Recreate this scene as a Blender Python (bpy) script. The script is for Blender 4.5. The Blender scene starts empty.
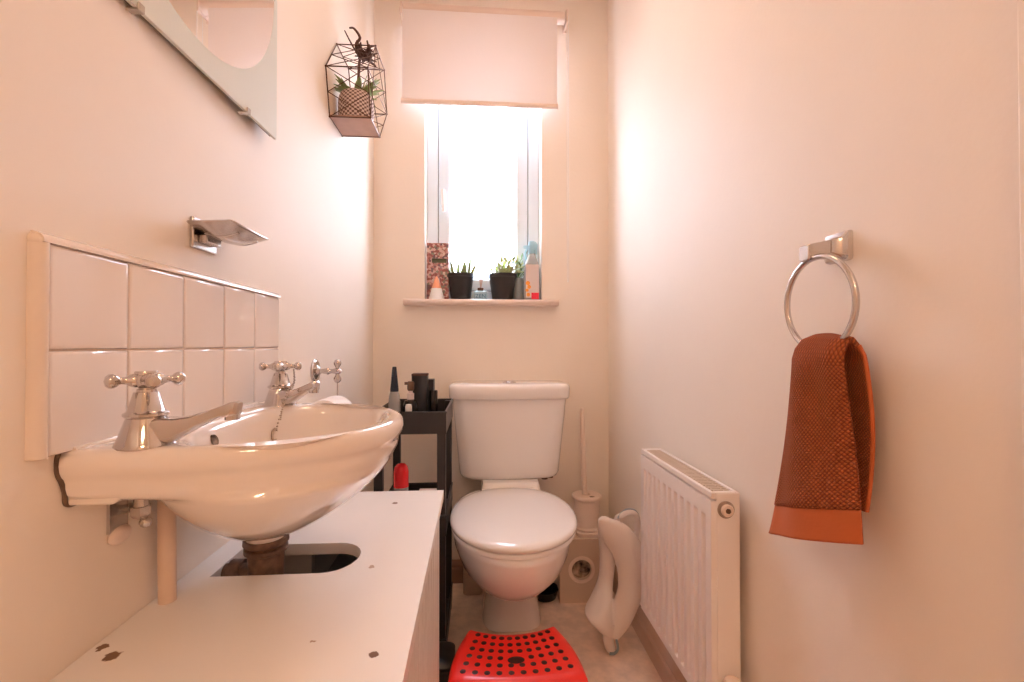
import bpy, bmesh, math, random
from mathutils import Vector, Matrix
from math import sin, cos, pi, radians
S = bpy.context.scene
COL = S.collection

# ---------------------------------------------------------------- camera
camd = bpy.data.cameras.new('camera'); cam = bpy.data.objects.new('camera', camd); COL.objects.link(cam)
camd.sensor_width = 36; camd.lens = 36 * 465 / 1024; camd.clip_start = .02
cam.location = (0, 0, .92)
cam.rotation_euler = (pi/2 + math.atan(5/465), 0, -math.atan(33/465))
S.camera = cam

# ---------------------------------------------------------------- world, lights, exposure
SKY, LAMP, HALL_FILL, EXPO = 36.0, 16.0, 42.0, 0.18
S.view_settings.view_transform = 'Standard'; S.view_settings.look = 'None'
S.view_settings.gamma = 1; S.view_settings.use_curve_mapping = False
S.view_settings.exposure = EXPO
S.cycles.use_denoising = True
S.cycles.max_bounces = 12; S.cycles.diffuse_bounces = 8
S.cycles.sample_clamp_indirect = 6
w = bpy.data.worlds.new('overcast'); S.world = w; w.use_nodes = True
nt = w.node_tree; bg = nt.nodes['Background']
tc = nt.nodes.new('ShaderNodeTexCoord'); sp = nt.nodes.new('ShaderNodeSeparateXYZ')
rp = nt.nodes.new('ShaderNodeValToRGB')
nt.links.new(tc.outputs['Generated'], sp.inputs[0]); nt.links.new(sp.outputs['Z'], rp.inputs[0])
rp.color_ramp.elements[0].position = 0.0; rp.color_ramp.elements[0].color = (.28, .26, .27, 1)
rp.color_ramp.elements[1].position = .12; rp.color_ramp.elements[1].color = (.55, .65, .80, 1)
e_ = rp.color_ramp.elements.new(.55); e_.color = (.74, .90, 1.12, 1)
nt.links.new(rp.outputs[0], bg.inputs[0]); bg.inputs[1].default_value = SKY
pt = bpy.data.lights.new('window_portal', 'AREA'); pt.shape = 'RECTANGLE'; pt.size = .46; pt.size_y = 1.06
pt.cycles.is_portal = True
po = bpy.data.objects.new('window_portal', pt); COL.objects.link(po)
po.location = (.018, 1.99, 1.63); po.rotation_euler = (-pi/2, 0, 0)   # faces -Y, into the room

# ---------------------------------------------------------------- materials
MATS = {}
def mat(name, col, rough=.5, metal=0, spec=.5, trans=0, coat=0, noise=None, bump=None, ior=1.45, alpha=1, emit=None, sheen=0):
    """noise=(scale, amount) mottles the colour; bump=(scale, strength, distance)"""
    m = bpy.data.materials.new(name); m.use_nodes = True; n = m.node_tree; b = n.nodes['Principled BSDF']
    b.inputs['Base Color'].default_value = (*col, 1); b.inputs['Roughness'].default_value = rough
    b.inputs['Metallic'].default_value = metal; b.inputs['Specular IOR Level'].default_value = spec
    b.inputs['Transmission Weight'].default_value = trans; b.inputs['Coat Weight'].default_value = coat
    b.inputs['Coat Roughness'].default_value = .05
    b.inputs['IOR'].default_value = ior; b.inputs['Alpha'].default_value = alpha
    b.inputs['Sheen Weight'].default_value = sheen
    if emit:
        b.inputs['Emission Color'].default_value = (*emit[0], 1); b.inputs['Emission Strength'].default_value = emit[1]
    t = n.nodes.new('ShaderNodeTexCoord')
    if noise:
        q = n.nodes.new('ShaderNodeTexNoise'); q.inputs['Scale'].default_value = noise[0]; q.inputs['Detail'].default_value = 5
        n.links.new(t.outputs['Object'], q.inputs['Vector'])
        r = n.nodes.new('ShaderNodeMix'); r.data_type = 'RGBA'
        c2 = noise[2] if len(noise) > 2 else tuple(c * (1 - noise[1]) for c in col)
        r.inputs['A'].default_value = (*col, 1); r.inputs['B'].default_value = (*c2, 1)
        cr = n.nodes.new('ShaderNodeValToRGB'); cr.color_ramp.elements[0].position = .35; cr.color_ramp.elements[1].position = .65
        n.links.new(q.outputs['Fac'], cr.inputs[0]); n.links.new(cr.outputs[0], r.inputs['Factor'])
        n.links.new(r.outputs['Result'], b.inputs['Base Color'])
    if bump:
        q = n.nodes.new('ShaderNodeTexNoise'); q.inputs['Scale'].default_value = bump[0]; q.inputs['Detail'].default_value = 3
        n.links.new(t.outputs['Object'], q.inputs['Vector'])
        bp = n.nodes.new('ShaderNodeBump'); bp.inputs['Strength'].default_value = bump[1]; bp.inputs['Distance'].default_value = bump[2]
        n.links.new(q.outputs['Fac'], bp.inputs['Height']); n.links.new(bp.outputs[0], b.inputs['Normal'])
    MATS[name] = m
    return m
WALLC = (.89, .81, .725)
mat('wall_paint', WALLC, .55, spec=.4, bump=(90, .12, .002), noise=(3, .03))
mat('ceiling_paint', (.85, .80, .75), .8)
mat('gloss_paint', (.80, .66, .58), .3, noise=(8, .04))
mat('ceramic', (.90, .87, .86), .08, coat=.6)
mat('basin_ceramic', (.84, .77, .725), .07, coat=.7)
mat('toilet_plastic', (.88, .85, .84), .12, coat=.4)
mat('tile_glaze', (.84, .76, .71), .07, coat=.6, bump=(14, .08, .002))
mat('tile_trim', (.80, .70, .62), .12, coat=.5)
mat('grout', (.72, .58, .48), .9)
mat('silicone', (.20, .12, .08), .6, noise=(60, .5))
mat('chrome', (.60, .56, .54), .10, metal=1)
mat('satin_steel', (.60, .56, .54), .22, metal=1)
mat('old_chrome', (.6, .5, .42), .3, metal=1, noise=(50, .5))
mat('brass_dirty', (.20, .11, .07), .5, noise=(70, .6), bump=(60, .6, .003))
mat('mirror', (.93, .93, .93), .01, metal=1)
mat('frosted_glass', (.70, .74, .70), .6, spec=.3)
mat('mirror_edge', (.12, .12, .11), .3)
mat('clip', (.85, .80, .74), .12, trans=.4)
mat('laminate', (.88, .84, .81), .3, noise=(5, .03), coat=.15)
mat('cabinet_paint', (.74, .70, .66), .45, noise=(12, .06))
mat('pvc_pipe', (.76, .58, .46), .35, noise=(20, .08))
mat('black_plastic', (.018, .017, .019), .35, bump=(120, .1, .001))
mat('black_gloss', (.012, .012, .015), .12)
mat('dark_grey', (.28, .27, .28), .5)
mat('cart_black', (.028, .024, .025), .38, spec=.5)
mat('pot_black', (.022, .019, .018), .4)
mat('clear_glass', (.92, .93, .95), .03, trans=1, ior=1.45)
mat('blue_glass', (.62, .85, .93), .08, trans=.55, ior=1.3)
mat('red_plastic', (.85, .018, .008), .34, coat=.3)
mat('red_bright', (.85, .02, .03), .25, coat=.3)
mat('grip_black', (.03, .01, .01), .6)
mat('floor_vinyl', (.90, .70, .57), .42, noise=(26, .2), bump=(40, .1, .001))
mat('brush_plastic', (.80, .66, .57), .3)
mat('potty_plastic', (.82, .74, .69), .28)
mat('potty_grey', (.30, .36, .40), .5)
mat('radiator_paint', (.87, .81, .78), .3, coat=.1)
mat('grille_paint', (.62, .50, .40), .5)
mat('box_board', (.64, .50, .40), .6, noise=(15, .05))
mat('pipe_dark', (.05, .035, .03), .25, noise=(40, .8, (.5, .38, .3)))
mat('upvc', (.76, .86, .95), .25)
mat('gasket', (.18, .19, .2), .6)
mat('blind_roll', (.80, .66, .58), .45)
mat('paper', (.90, .87, .86), .9, bump=(80, .2, .002))
mat('leaf_green', (.10, .22, .05), .5, noise=(40, .4))
mat('leaf_bright', (.34, .42, .10), .5, noise=(50, .4))
mat('leaf_mid', (.30, .38, .13), .5, noise=(40, .4))
mat('leaf_pale', (.62, .68, .30), .5, noise=(50, .3))
mat('dried_brown', (.12, .055, .04), .8, noise=(60, .4))
mat('soil_green', (.10, .11, .06), .7)
mat('soil', (.03, .02, .015), .9)
mat('wire_bronze', (.11, .05, .03), .38, metal=.8)
mat('shelf_wood', (.46, .27, .20), .5, noise=(30, .1))
mat('skirt_wood', (.36, .22, .15), .5, noise=(20, .2))
mat('white_plastic', (.84, .84, .84), .3)
mat('blue_plastic', (.45, .74, .86), .3, trans=.3)
mat('clear_plastic', (.80, .80, .80), .15, trans=.6)
mat('label_red', (.85, .02, .06), .4)
mat('label_orange', (.9, .35, .05), .4)
mat('label_white', (.72, .62, .60), .5)
mat('label_navy', (.02, .10, .16), .5)
mat('navy_cap', (.012, .02, .045), .2)
mat('copper_tip', (.75, .30, .16), .4)
mat('hem', (.50, .12, .035), .8, bump=(200, .3, .001))
mat('reed', (.55, .42, .38), .8)
mat('rubber_pink', (.75, .52, .45), .5)
mat('lamp_glass', (1, 1, 1), .4, emit=((1, .62, .36), LAMP))
mat('hall_fill_glow', (1, 1, 1), .4, emit=((1, .68, .43), HALL_FILL))  # emission of the added fill pendant in the hall

def nodes_of(name):
    m = bpy.data.materials.new(name); m.use_nodes = True; n = m.node_tree; n.nodes.clear()
    MATS[name] = m; return n
# obscured window glass: mostly lets the sky through, partly scatters it
n = nodes_of('obscured_glass'); o = n.nodes.new('ShaderNodeOutputMaterial')
tr = n.nodes.new('ShaderNodeBsdfTransparent'); tl = n.nodes.new('ShaderNodeBsdfTranslucent'); gl = n.nodes.new('ShaderNodeBsdfGlossy')
tr.inputs[0].default_value = (.97, .97, .98, 1); tl.inputs[0].default_value = (.95, .93, .95, 1); gl.inputs['Roughness'].default_value = .2
tcx = n.nodes.new('ShaderNodeTexCoord'); mp = n.nodes.new('ShaderNodeMapping'); mp.inputs['Scale'].default_value = (60, 1, 7)
nz = n.nodes.new('ShaderNodeTexNoise'); nz.inputs['Scale'].default_value = 1.0
n.links.new(tcx.outputs['Object'], mp.inputs[0]); n.links.new(mp.outputs[0], nz.inputs['Vector'])
rr = n.nodes.new('ShaderNodeMapRange'); rr.inputs['From Min'].default_value = .3; rr.inputs['From Max'].default_value = .7
rr.inputs['To Min'].default_value = .50; rr.inputs['To Max'].default_value = .75
n.links.new(nz.outputs['Fac'], rr.inputs[0])
m1 = n.nodes.new('ShaderNodeMixShader'); m2 = n.nodes.new('ShaderNodeMixShader'); m2.inputs[0].default_value = .05
n.links.new(rr.outputs[0], m1.inputs[0]); n.links.new(tr.outputs[0], m1.inputs[1]); n.links.new(tl.outputs[0], m1.inputs[2])
n.links.new(m1.outputs[0], m2.inputs[1]); n.links.new(gl.outputs[0], m2.inputs[2]); n.links.new(m2.outputs[0], o.inputs[0])
# blind cloth: diffuse + translucent
n = nodes_of('blind_cloth'); o = n.nodes.new('ShaderNodeOutputMaterial')
df = n.nodes.new('ShaderNodeBsdfDiffuse'); df.inputs[0].default_value = (.84, .78, .77, 1)
tl = n.nodes.new('ShaderNodeBsdfTranslucent'); tl.inputs[0].default_value = (.80, .70, .68, 1)
m1 = n.nodes.new('ShaderNodeMixShader'); m1.inputs[0].default_value = .05
n.links.new(df.outputs[0], m1.inputs[1]); n.links.new(tl.outputs[0], m1.inputs[2]); n.links.new(m1.outputs[0], o.inputs[0])

# towel: honeycomb weave (diagonal cells) as bump + slight colour in the pits
n0 = mat('towel', (.46, .11, .03), .95).node_tree
b0 = n0.nodes['Principled BSDF']
uv = n0.nodes.new('ShaderNodeTexCoord'); mpp = n0.nodes.new('ShaderNodeMapping')
mpp.inputs['Rotation'].default_value = (0, 0, radians(45)); mpp.inputs['Scale'].default_value = (60, 60, 1)
n0.links.new(uv.outputs['UV'], mpp.inputs[0])
sx = n0.nodes.new('ShaderNodeSeparateXYZ'); n0.links.new(mpp.outputs[0], sx.inputs[0])
def mth(op, a, b=None):
    q = n0.nodes.new('ShaderNodeMath'); q.operation = op
    if isinstance(a, float): q.inputs[0].default_value = a
    else: n0.links.new(a, q.inputs[0])
    if b is not None:
        if isinstance(b, float): q.inputs[1].default_value = b
        else: n0.links.new(b, q.inputs[1])
    return q.outputs[0]
h = mth('MULTIPLY', mth('ABSOLUTE', mth('SINE', mth('MULTIPLY', sx.outputs[0], pi))), mth('ABSOLUTE', mth('SINE', mth('MULTIPLY', sx.outputs[1], pi))))
bp = n0.nodes.new('ShaderNodeBump'); bp.inputs['Strength'].default_value = .9; bp.inputs['Distance'].default_value = .004
n0.links.new(h, bp.inputs['Height']); n0.links.new(bp.outputs[0], b0.inputs['Normal'])
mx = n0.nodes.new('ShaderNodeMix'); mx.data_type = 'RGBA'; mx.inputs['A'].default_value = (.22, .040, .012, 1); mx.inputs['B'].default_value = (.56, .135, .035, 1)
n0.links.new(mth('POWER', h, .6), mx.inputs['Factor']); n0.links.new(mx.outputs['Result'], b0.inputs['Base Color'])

# floral printed paper for the letter
n1 = mat('floral', (.5, .3, .28), .6).node_tree; b1 = n1.nodes['Principled BSDF']
t1 = n1.nodes.new('ShaderNodeTexCoord'); v1 = n1.nodes.new('ShaderNodeTexVoronoi'); v1.inputs['Scale'].default_value = 115
n1.links.new(t1.outputs['Object'], v1.inputs['Vector']); c1 = n1.nodes.new('ShaderNodeValToRGB')
sc1 = n1.nodes.new('ShaderNodeSeparateColor'); n1.links.new(v1.outputs['Color'], sc1.inputs[0]); n1.links.new(sc1.outputs[0], c1.inputs[0])
c1.color_ramp.interpolation = 'CONSTANT'
for i, (p_, c_) in enumerate([(0, (.30, .10, .09)), (.3, (.62, .42, .38)), (.5, (.16, .10, .11)), (.62, (.44, .20, .17)), (.8, (.24, .24, .18)), (.9, (.66, .54, .48))]):
    e = c1.color_ramp.elements[i] if i < 2 else c1.color_ramp.elements.new(p_)
    e.position = p_; e.color = (*c_, 1)
n1.links.new(c1.outputs[0], b1.inputs['Base Color'])
# knitted pot: rows of beige and brown chevrons
n2 = mat('knit_pot', (.5, .4, .35), .8).node_tree; b2 = n2.nodes['Principled BSDF']
t2 = n2.nodes.new('ShaderNodeTexCoord'); v2 = n2.nodes.new('ShaderNodeTexChecker'); mp2 = n2.nodes.new('ShaderNodeMapping')
mp2.inputs['Scale'].default_value = (44, 14, 1); n2.links.new(t2.outputs['UV'], mp2.inputs[0]); n2.links.new(mp2.outputs[0], v2.inputs['Vector'])
v2.inputs['Scale'].default_value = 1; v2.inputs['Color1'].default_value = (.66, .55, .50, 1); v2.inputs['Color2'].default_value = (.17, .10, .09, 1)
n2.links.new(v2.outputs['Color'], b2.inputs['Base Color'])

# cabinet top: chips in the laminate, each at a place of its own
SPOTS = [(-.377, .512, .0085, .6), (-.108, .497, .0055, .7), (-.170, .966, .0065, .8), (-.399, .527, .006, .9), (-.155, .690, .0045, 1.), (-.18, .522, .0025, 1.)]
n3 = MATS['laminate'].node_tree; b3 = n3.nodes['Principled BSDF']
src = b3.inputs['Base Color'].links[0].from_socket
g3 = n3.nodes.new('ShaderNodeNewGeometry'); nz3 = n3.nodes.new('ShaderNodeTexNoise'); nz3.inputs['Scale'].default_value = 120
n3.links.new(g3.outputs['Position'], nz3.inputs['Vector'])
ad = n3.nodes.new('ShaderNodeVectorMath'); ad.operation = 'MULTIPLY_ADD'; ad.inputs[1].default_value = (.012, .012, 0)
n3.links.new(nz3.outputs['Color'], ad.inputs[0]); n3.links.new(g3.outputs['Position'], ad.inputs[2])
for i, (x_, y_, r_, sy_) in enumerate(SPOTS):
    d = n3.nodes.new('ShaderNodeVectorMath'); d.operation = 'DISTANCE'; d.inputs[1].default_value = (x_ + .006, y_ + .006, .60)
    n3.links.new(ad.outputs[0], d.inputs[0])
    lt = n3.nodes.new('ShaderNodeMapRange'); lt.inputs['From Min'].default_value = r_; lt.inputs['From Max'].default_value = r_ * .8
    n3.links.new(d.outputs['Value'], lt.inputs[0])
    mxx = n3.nodes.new('ShaderNodeMix'); mxx.data_type = 'RGBA'
    mxx.inputs['B'].default_value = (.17, .07, .03, 1) if r_ > .005 else (.5, .36, .28, 1)
    n3.links.new(lt.outputs[0], mxx.inputs['Factor']); n3.links.new(src, mxx.inputs['A']); src = mxx.outputs['Result']
n3.links.new(src, b3.inputs['Base Color'])

# ---------------------------------------------------------------- helpers
def wm(o):
    m = Matrix.Translation(o.location) @ o.rotation_euler.to_matrix().to_4x4()
    return (wm(o.parent) @ m) if o.parent else m
def tag(o, label=None, cat=None, group=None, kind=None):
    if label: o['label'] = label
    if cat: o['category'] = cat
    if group: o['group'] = group
    if kind: o['kind'] = kind
    return o
def thing(name, label, cat, loc=(0, 0, 0), rz=0, group=None):
    o = bpy.data.objects.new(name, None); COL.objects.link(o); o.empty_display_size = .05
    o.location = loc; o.rotation_euler = (0, 0, rz)
    return tag(o, label, cat, group)
def obj(name, bm, m, parent=None, world=True, smooth=40, sub=0, bevel=0, solid=0, recalc=True, label=None):
    """bm in world coordinates (world=True) or in the parent's own frame"""
    if recalc: bmesh.ops.recalc_face_normals(bm, faces=bm.faces)
    me = bpy.data.meshes.new(name); bm.to_mesh(me); bm.free()
    ms = m if isinstance(m, (list, tuple)) else [m]
    for x in ms: me.materials.append(MATS[x])
    o = bpy.data.objects.new(name, me); COL.objects.link(o)
    if parent:
        o.parent = parent
        if world: me.transform(wm(parent).inverted())
    else:
        # origin at the middle of its base
        if me.vertices:
            xs = [v.co for v in me.vertices]
            c = Vector(((min(v.x for v in xs) + max(v.x for v in xs)) / 2, (min(v.y for v in xs) + max(v.y for v in xs)) / 2, min(v.z for v in xs)))
            me.transform(Matrix.Translation(-c)); o.location = c
    for p in me.polygons: p.use_smooth = bool(smooth)
    if smooth: me.set_sharp_from_angle(angle=radians(smooth))
    if solid:
        md = o.modifiers.new('thick', 'SOLIDIFY'); md.thickness = solid; md.offset = 0
    if bevel:
        md = o.modifiers.new('edge', 'BEVEL'); md.width = bevel; md.segments = 3; md.limit_method = 'ANGLE'; md.angle_limit = radians(35)
    if sub:
        md = o.modifiers.new('smooth', 'SUBSURF'); md.levels = sub; md.render_levels = sub
    if label: o['label'] = label
    return o
def struct(name, bm, m, **k):
    return tag(obj(name, bm, m, **k), kind='structure')
def B(): return bmesh.new()
def box(bm, lo, hi, mi=0):
    vs = [bm.verts.new((x, y, z)) for x in (lo[0], hi[0]) for y in (lo[1], hi[1]) for z in (lo[2], hi[2])]
    for f in ((0, 1, 3, 2), (4, 6, 7, 5), (0, 4, 5, 1), (2, 3, 7, 6), (0, 2, 6, 4), (1, 5, 7, 3)):
        bm.faces.new([vs[i] for i in f]).material_index = mi
    return bm
def bx(lo, hi): return box(B(), lo, hi)
def loft(bm, rings, closed=True, cap0=True, cap1=True, mi=0):
    R_ = [[bm.verts.new(p) for p in r] for r in rings]
    n_ = len(R_[0])
    for a, b in zip(R_, R_[1:]):
        for i in range(n_ if closed else n_ - 1):
            j = (i + 1) % n_
            try: bm.faces.new((a[i], a[j], b[j], b[i])).material_index = mi
            except ValueError: pass
    if cap0: bm.faces.new(R_[0]).material_index = mi
    if cap1: bm.faces.new(R_[-1][::-1]).material_index = mi
    return bm
def frame(d):
    d = Vector(d).normalized(); u = d.orthogonal().normalized(); return d, u, d.cross(u)
def lathe(bm, prof, base=(0, 0, 0), axis=(0, 0, 1), n=28, caps=True, mi=0, scale=(1, 1)):
    """prof: list of (radius, height along axis)"""
    base = Vector(base); d, u, v = frame(axis)
    if abs(d.z) > .999: u, v = Vector((1, 0, 0)), Vector((0, 1, 0))
    rings = []
    for r, h_ in prof:
        r = max(r, .00005)
        rings.append([base + d * h_ + (u * cos(t) * scale[0] + v * sin(t) * scale[1]) * r for t in [2 * pi * i / n for i in range(n)]])
    return loft(bm, rings, True, caps, caps, mi)
def tube(bm, pts, r, n=10, closed=False, mi=0, rr=None):
    pts = [Vector(p) for p in pts]; N = len(pts); rings = []; prev = None
    for i, p in enumerate(pts):
        a = pts[(i - 1) % N] if (closed or i) else p; b = pts[(i + 1) % N] if (closed or i < N - 1) else p
        d = (b - a).normalized()
        if prev is None: u = d.orthogonal().normalized()
        else:
            u = prev - d * prev.dot(d)
            u = u.normalized() if u.length > 1e-6 else d.orthogonal().normalized()
        prev = u; v = d.cross(u); q = rr[i] if rr else r
        rings.append([p + (u * cos(t) + v * sin(t)) * q for t in [2 * pi * k / n for k in range(n)]])
    if closed: loft(bm, rings + [rings[0]], True, False, False, mi); bmesh.ops.remove_doubles(bm, verts=bm.verts, dist=1e-6)
    else: loft(bm, rings, True, True, True, mi)
    return bm
def cyl(bm, a, b, r, n=16, mi=0, r2=None):
    return tube(bm, [a, b], r, n, mi=mi, rr=[r, r2 if r2 is not None else r])
def ball(bm, c, r, sc=(1, 1, 1), seg=14, mi=0):
    k = bmesh.ops.create_uvsphere(bm, u_segments=seg, v_segments=max(6, seg // 2), radius=r, matrix=Matrix.Translation(c) @ Matrix.Diagonal((*sc, 1)))
    for v in k['verts']:
        for f in v.link_faces: f.material_index = mi
    return bm
def bez(pts, n=8):
    """Catmull-Rom through the points"""
    P = [Vector(p) for p in pts]; out = []
    for i in range(len(P) - 1):
        a, b, c, d = P[max(i-1, 0)], P[i], P[i+1], P[min(i+2, len(P)-1)]
        for k in range(n):
            t = k / n
            out.append(.5 * ((2*b) + (-a + c) * t + (2*a - 5*b + 4*c - d) * t*t + (-a + 3*b - 3*c + d) * t**3))
    out.append(P[-1]); return out
def copy_tree(o, parent=None):
    c = o.copy(); COL.objects.link(c); c.parent = parent
    for ch in list(o.children): copy_tree(ch, c)
    return c
def rrect(cx, cy, hx, hy, r, z, n=5):
    out = []
    for (sx_, sy_, a0) in ((1, 1, 0), (-1, 1, pi/2), (-1, -1, pi), (1, -1, 3*pi/2)):
        for k in range(n + 1):
            a = a0 + pi/2 * k / n
            out.append((cx + sx_ * (hx - r) + r * cos(a), cy + sy_ * (hy - r) + r * sin(a), z))
    return out

# ================================================================ THE ROOM
XL, XR, YB, YN, ZC = -.41, .52, 1.84, -.45, 2.42
WX0, WX1, WZ0, WZ1 = -.213, .249, 1.100, 2.16
T = .12
struct('floor', bx((XL - T, YN - T, -.06), (XR + T, YB + .2, 0)), 'floor_vinyl', smooth=0)
struct('ceiling', bx((XL - T, YN - T, ZC), (XR + T, YB + .2, ZC + .06)), 'ceiling_paint', smooth=0)
struct('wall_left', bx((XL - T, YN, 0), (XL, YB, ZC)), 'wall_paint', smooth=0)
struct('wall_right', bx((XR, YN, 0), (XR + T, YB, ZC)), 'wall_paint', smooth=0)
b = B()
WT = .17
box(b, (XL - T, YB, 0), (XR + T, YB + WT, WZ0 - .022)); box(b, (XL - T, YB, WZ1), (XR + T, YB + WT, ZC))
box(b, (XL - T, YB, WZ0 - .022), (WX0, YB + WT, WZ1)); box(b, (WX1, YB, WZ0 - .022), (XR + T, YB + WT, WZ1))
struct('wall_far', b, 'wall_paint', smooth=0)
b = B(); box(b, (XL - T, YN - T, 0), (-.36, YN, ZC)); box(b, (.42, YN - T, 0), (XR + T, YN, ZC)); box(b, (-.36, YN - T, 2.02), (.42, YN, ZC))
struct('wall_near', b, 'wall_paint', smooth=0)
# doorway behind the camera, door folded back into an unseen hall added for fill light
HY = YN - T - 1.25
struct('floor_hall', bx((-.75, HY, -.06), (.85, YN - T, 0)), 'floor_vinyl', smooth=0)
struct('ceiling_hall', bx((-.75, HY, ZC), (.85, YN - T, ZC + .06)), 'ceiling_paint', smooth=0)
b = B(); box(b, (-.85, HY, 0), (-.75, YN - T, ZC)); struct('wall_hall_left', b, 'wall_paint', smooth=0)
b = B(); box(b, (.85, HY, 0), (.95, YN - T, ZC)); struct('wall_hall_right', b, 'wall_paint', smooth=0)
b = B(); box(b, (-.85, HY - .1, 0), (.95, HY, ZC)); struct('wall_hall_back', b, 'wall_paint', smooth=0)
b = B(); box(b, (-.75, YN - T - .01, 0), (XL - T, YN - T, ZC)); box(b, (XR + T, YN - T - .01, 0), (.85, YN - T, ZC)); struct('wall_hall_front', b, 'wall_paint', smooth=0)
d = bpy.data.objects.new('door_1', None); COL.objects.link(d); d.location = (-.36, YN - T, 0); tag(d, kind='structure')
b = bx((-.40, YN - T - .80, .005), (-.36, YN - T - .02, 2.02))
for zz in (.15, 1.05):
    for yy in (.10, .44): box(b, (-.361, YN - T - yy - .28, zz), (-.354, YN - T - yy, zz + .78))
obj('door_leaf', b, 'gloss_paint', d, bevel=.003)
b = B(); lathe(b, [(.025, 0), (.025, .006), (.008, .01), (.008, .04)], (-.36, YN - T - .75, 1.0), (1, 0, 0)); tube(b, [(-.318, YN - T - .75, 1.0), (-.318, YN - T - .64, 1.0)], .009)
obj('door_handle', b, 'chrome', d)
# skirting boards
def skirting(name, a, bb, out, hh=.085):
    """a->bb along the floor; out = unit vector into the room"""
    prof = [(0, 0), (.017, 0), (.017, hh*.62), (.012, hh*.70), (.014, hh*.78), (.009, hh*.9), (.004, hh), (0, hh)]
    rings = [[(p[0] + out[0]*q, p[1] + out[1]*q, z) for q, z in prof] for p in (a, bb)]
    struct(name, loft(B(), rings), 'skirt_wood' if name != 'baseboard_right' else 'gloss_skirt', smooth=30)
mat('gloss_skirt', (.62, .44, .34), .35, noise=(10, .1))
skirting('baseboard_right', (XR, YN, 0), (XR, YB, 0), (-1, 0))
skirting('baseboard_far', (XL, YB, 0), (XR - .018, YB, 0), (0, -1))
skirting('baseboard_left', (XL, YN, 0), (XL, YB - .018, 0), (1, 0))
# door-side architrave on the right wall, at the very edge of the view
struct('trim_1', bx((XR - .008, .30, .09), (XR, .406, ZC)), 'wall_paint', bevel=.002)

# ---------------------------------------------------------------- window
win = bpy.data.objects.new('window_1', None); COL.objects.link(win); win.location = (.018, 1.93, WZ0); tag(win, kind='structure')
FY0, FY1 = 1.915, 1.975
def ring_frame(bm, x0, x1, z0, z1, t, y0, y1, tb=None):
    tb = tb or t
    box(bm, (x0, y0, z0), (x0 + t, y1, z1)); box(bm, (x1 - t, y0, z0), (x1, y1, z1))
    box(bm, (x0 + t, y0, z0), (x1 - t, y1, z0 + tb)); box(bm, (x0 + t, y0, z1 - tb), (x1 - t, y1, z1))
b = B(); ring_frame(b, WX0, WX1, WZ0, WZ1, .045, FY0, FY1, .045)
obj('window_frame', b, 'upvc', win, bevel=.004)
b = B(); ring_frame(b, WX0 + .047, WX1 - .047, WZ0 + .047, WZ1 - .047, .048, FY0 + .004, FY1 - .006, .048)
sash = obj('sash', b, 'upvc', win, bevel=.006)
b = B(); ring_frame(b, WX0 + .0445, WX1 - .0445, WZ0 + .0445, WZ1 - .0445, .004, FY0 + .008, FY1 - .01); ring_frame(b, WX0 + .094, WX1 - .094, WZ0 + .094, WZ1 - .094, .003, FY0 + .012, FY0 + .03)
obj('gasket', b, 'gasket', win, smooth=0)
obj('pane', bx((WX0 + .093, FY0 + .025, WZ0 + .093), (WX1 - .093, FY0 + .029, WZ1 - .093)), 'obscured_glass', win, smooth=0)
b = B(); hx = WX0 + .068
box(b, (hx - .010, FY0 - .006, 1.50), (hx + .010, FY0 + .006, 1.56)); cyl(b, (hx, FY0 - .006, 1.548), (hx, FY0 - .03, 1.548), .007)
tube(b, bez([(hx, FY0 - .028, 1.552), (hx, FY0 - .034, 1.52), (hx + .003, FY0 - .036, 1.46)]), .0065)
obj('window_handle', b, 'white_plastic', win, bevel=.001)
# sill board
b = B()
prof = [(YB - .048, WZ0 - .022), (YB - .055, WZ0 - .017), (YB - .057, WZ0 - .011), (YB - .055, WZ0 - .004), (YB - .048, WZ0)]
ring = lambda x: [(x, y, z) for y, z in prof] + [(x, YB, WZ0), (x, YB, WZ0 - .022)]
loft(b, [ring(-.288), ring(.310)])
box(b, (WX0, YB - .001, WZ0 - .022), (WX1, FY1, WZ0))
obj('window_sill', b, 'gloss_paint', win, smooth=50)
# ---------------------------------------------------------------- roller blind
bl = thing('roller_blind', 'cream roller blind pulled part way down over the window', 'blind', (.02, YB, 2.235))
BY = YB - .045
b = B(); cyl(b, (-.290, BY, 2.211), (.334, BY, 2.207), .0225, 28); obj('roller', b, 'blind_roll', bl)
for x_, sgn in ((-.296, -1), (.342, 1)):
    b = B(); box(b, (x_ - .004, YB - .065, 2.184), (x_ + .004, YB, 2.230)); box(b, (x_ - .008, YB - .004, 2.177), (x_ + .008, YB, 2.236))
    cyl(b, (x_ - sgn*.004, BY, 2.208), (x_ + sgn*.008, BY, 2.208), .012, 16)
    obj('bracket', b, 'blind_roll', bl, bevel=.001)
b = B(); loft(b, [[(x, BY - .0195 + (.0012 if 0 else 0), z) for x in (-.292, .302)] for z in (2.21, 2.1, 1.99, 1.856)], closed=False, cap0=False, cap1=False)
obj('cloth', b, 'blind_cloth', bl, recalc=False)
b = B(); ring = lambda x: [(x, BY - .0195 + .0055*cos(t), 1.848 + .010*sin(t)) for t in [2*pi*k/12 for k in range(12)]]
loft(b, [ring(-.295), ring(.305)]); obj('bottom_bar', b, 'blind_roll', bl)
b = B()
for y_, zb in ((BY - .016, 1.17), (BY + .016, 1.17)):
    tube(b, [(.347, y_, 2.208), (.347, y_, zb + .016)], .0011, 6)
tube(b, [(.347, BY + .016*cos(t), 1.186 + .016*sin(t)) for t in [pi + pi*k/8 for k in range(9)]], .0011, 6)
obj('pull_chain', b, 'white_plastic', bl)

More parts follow.
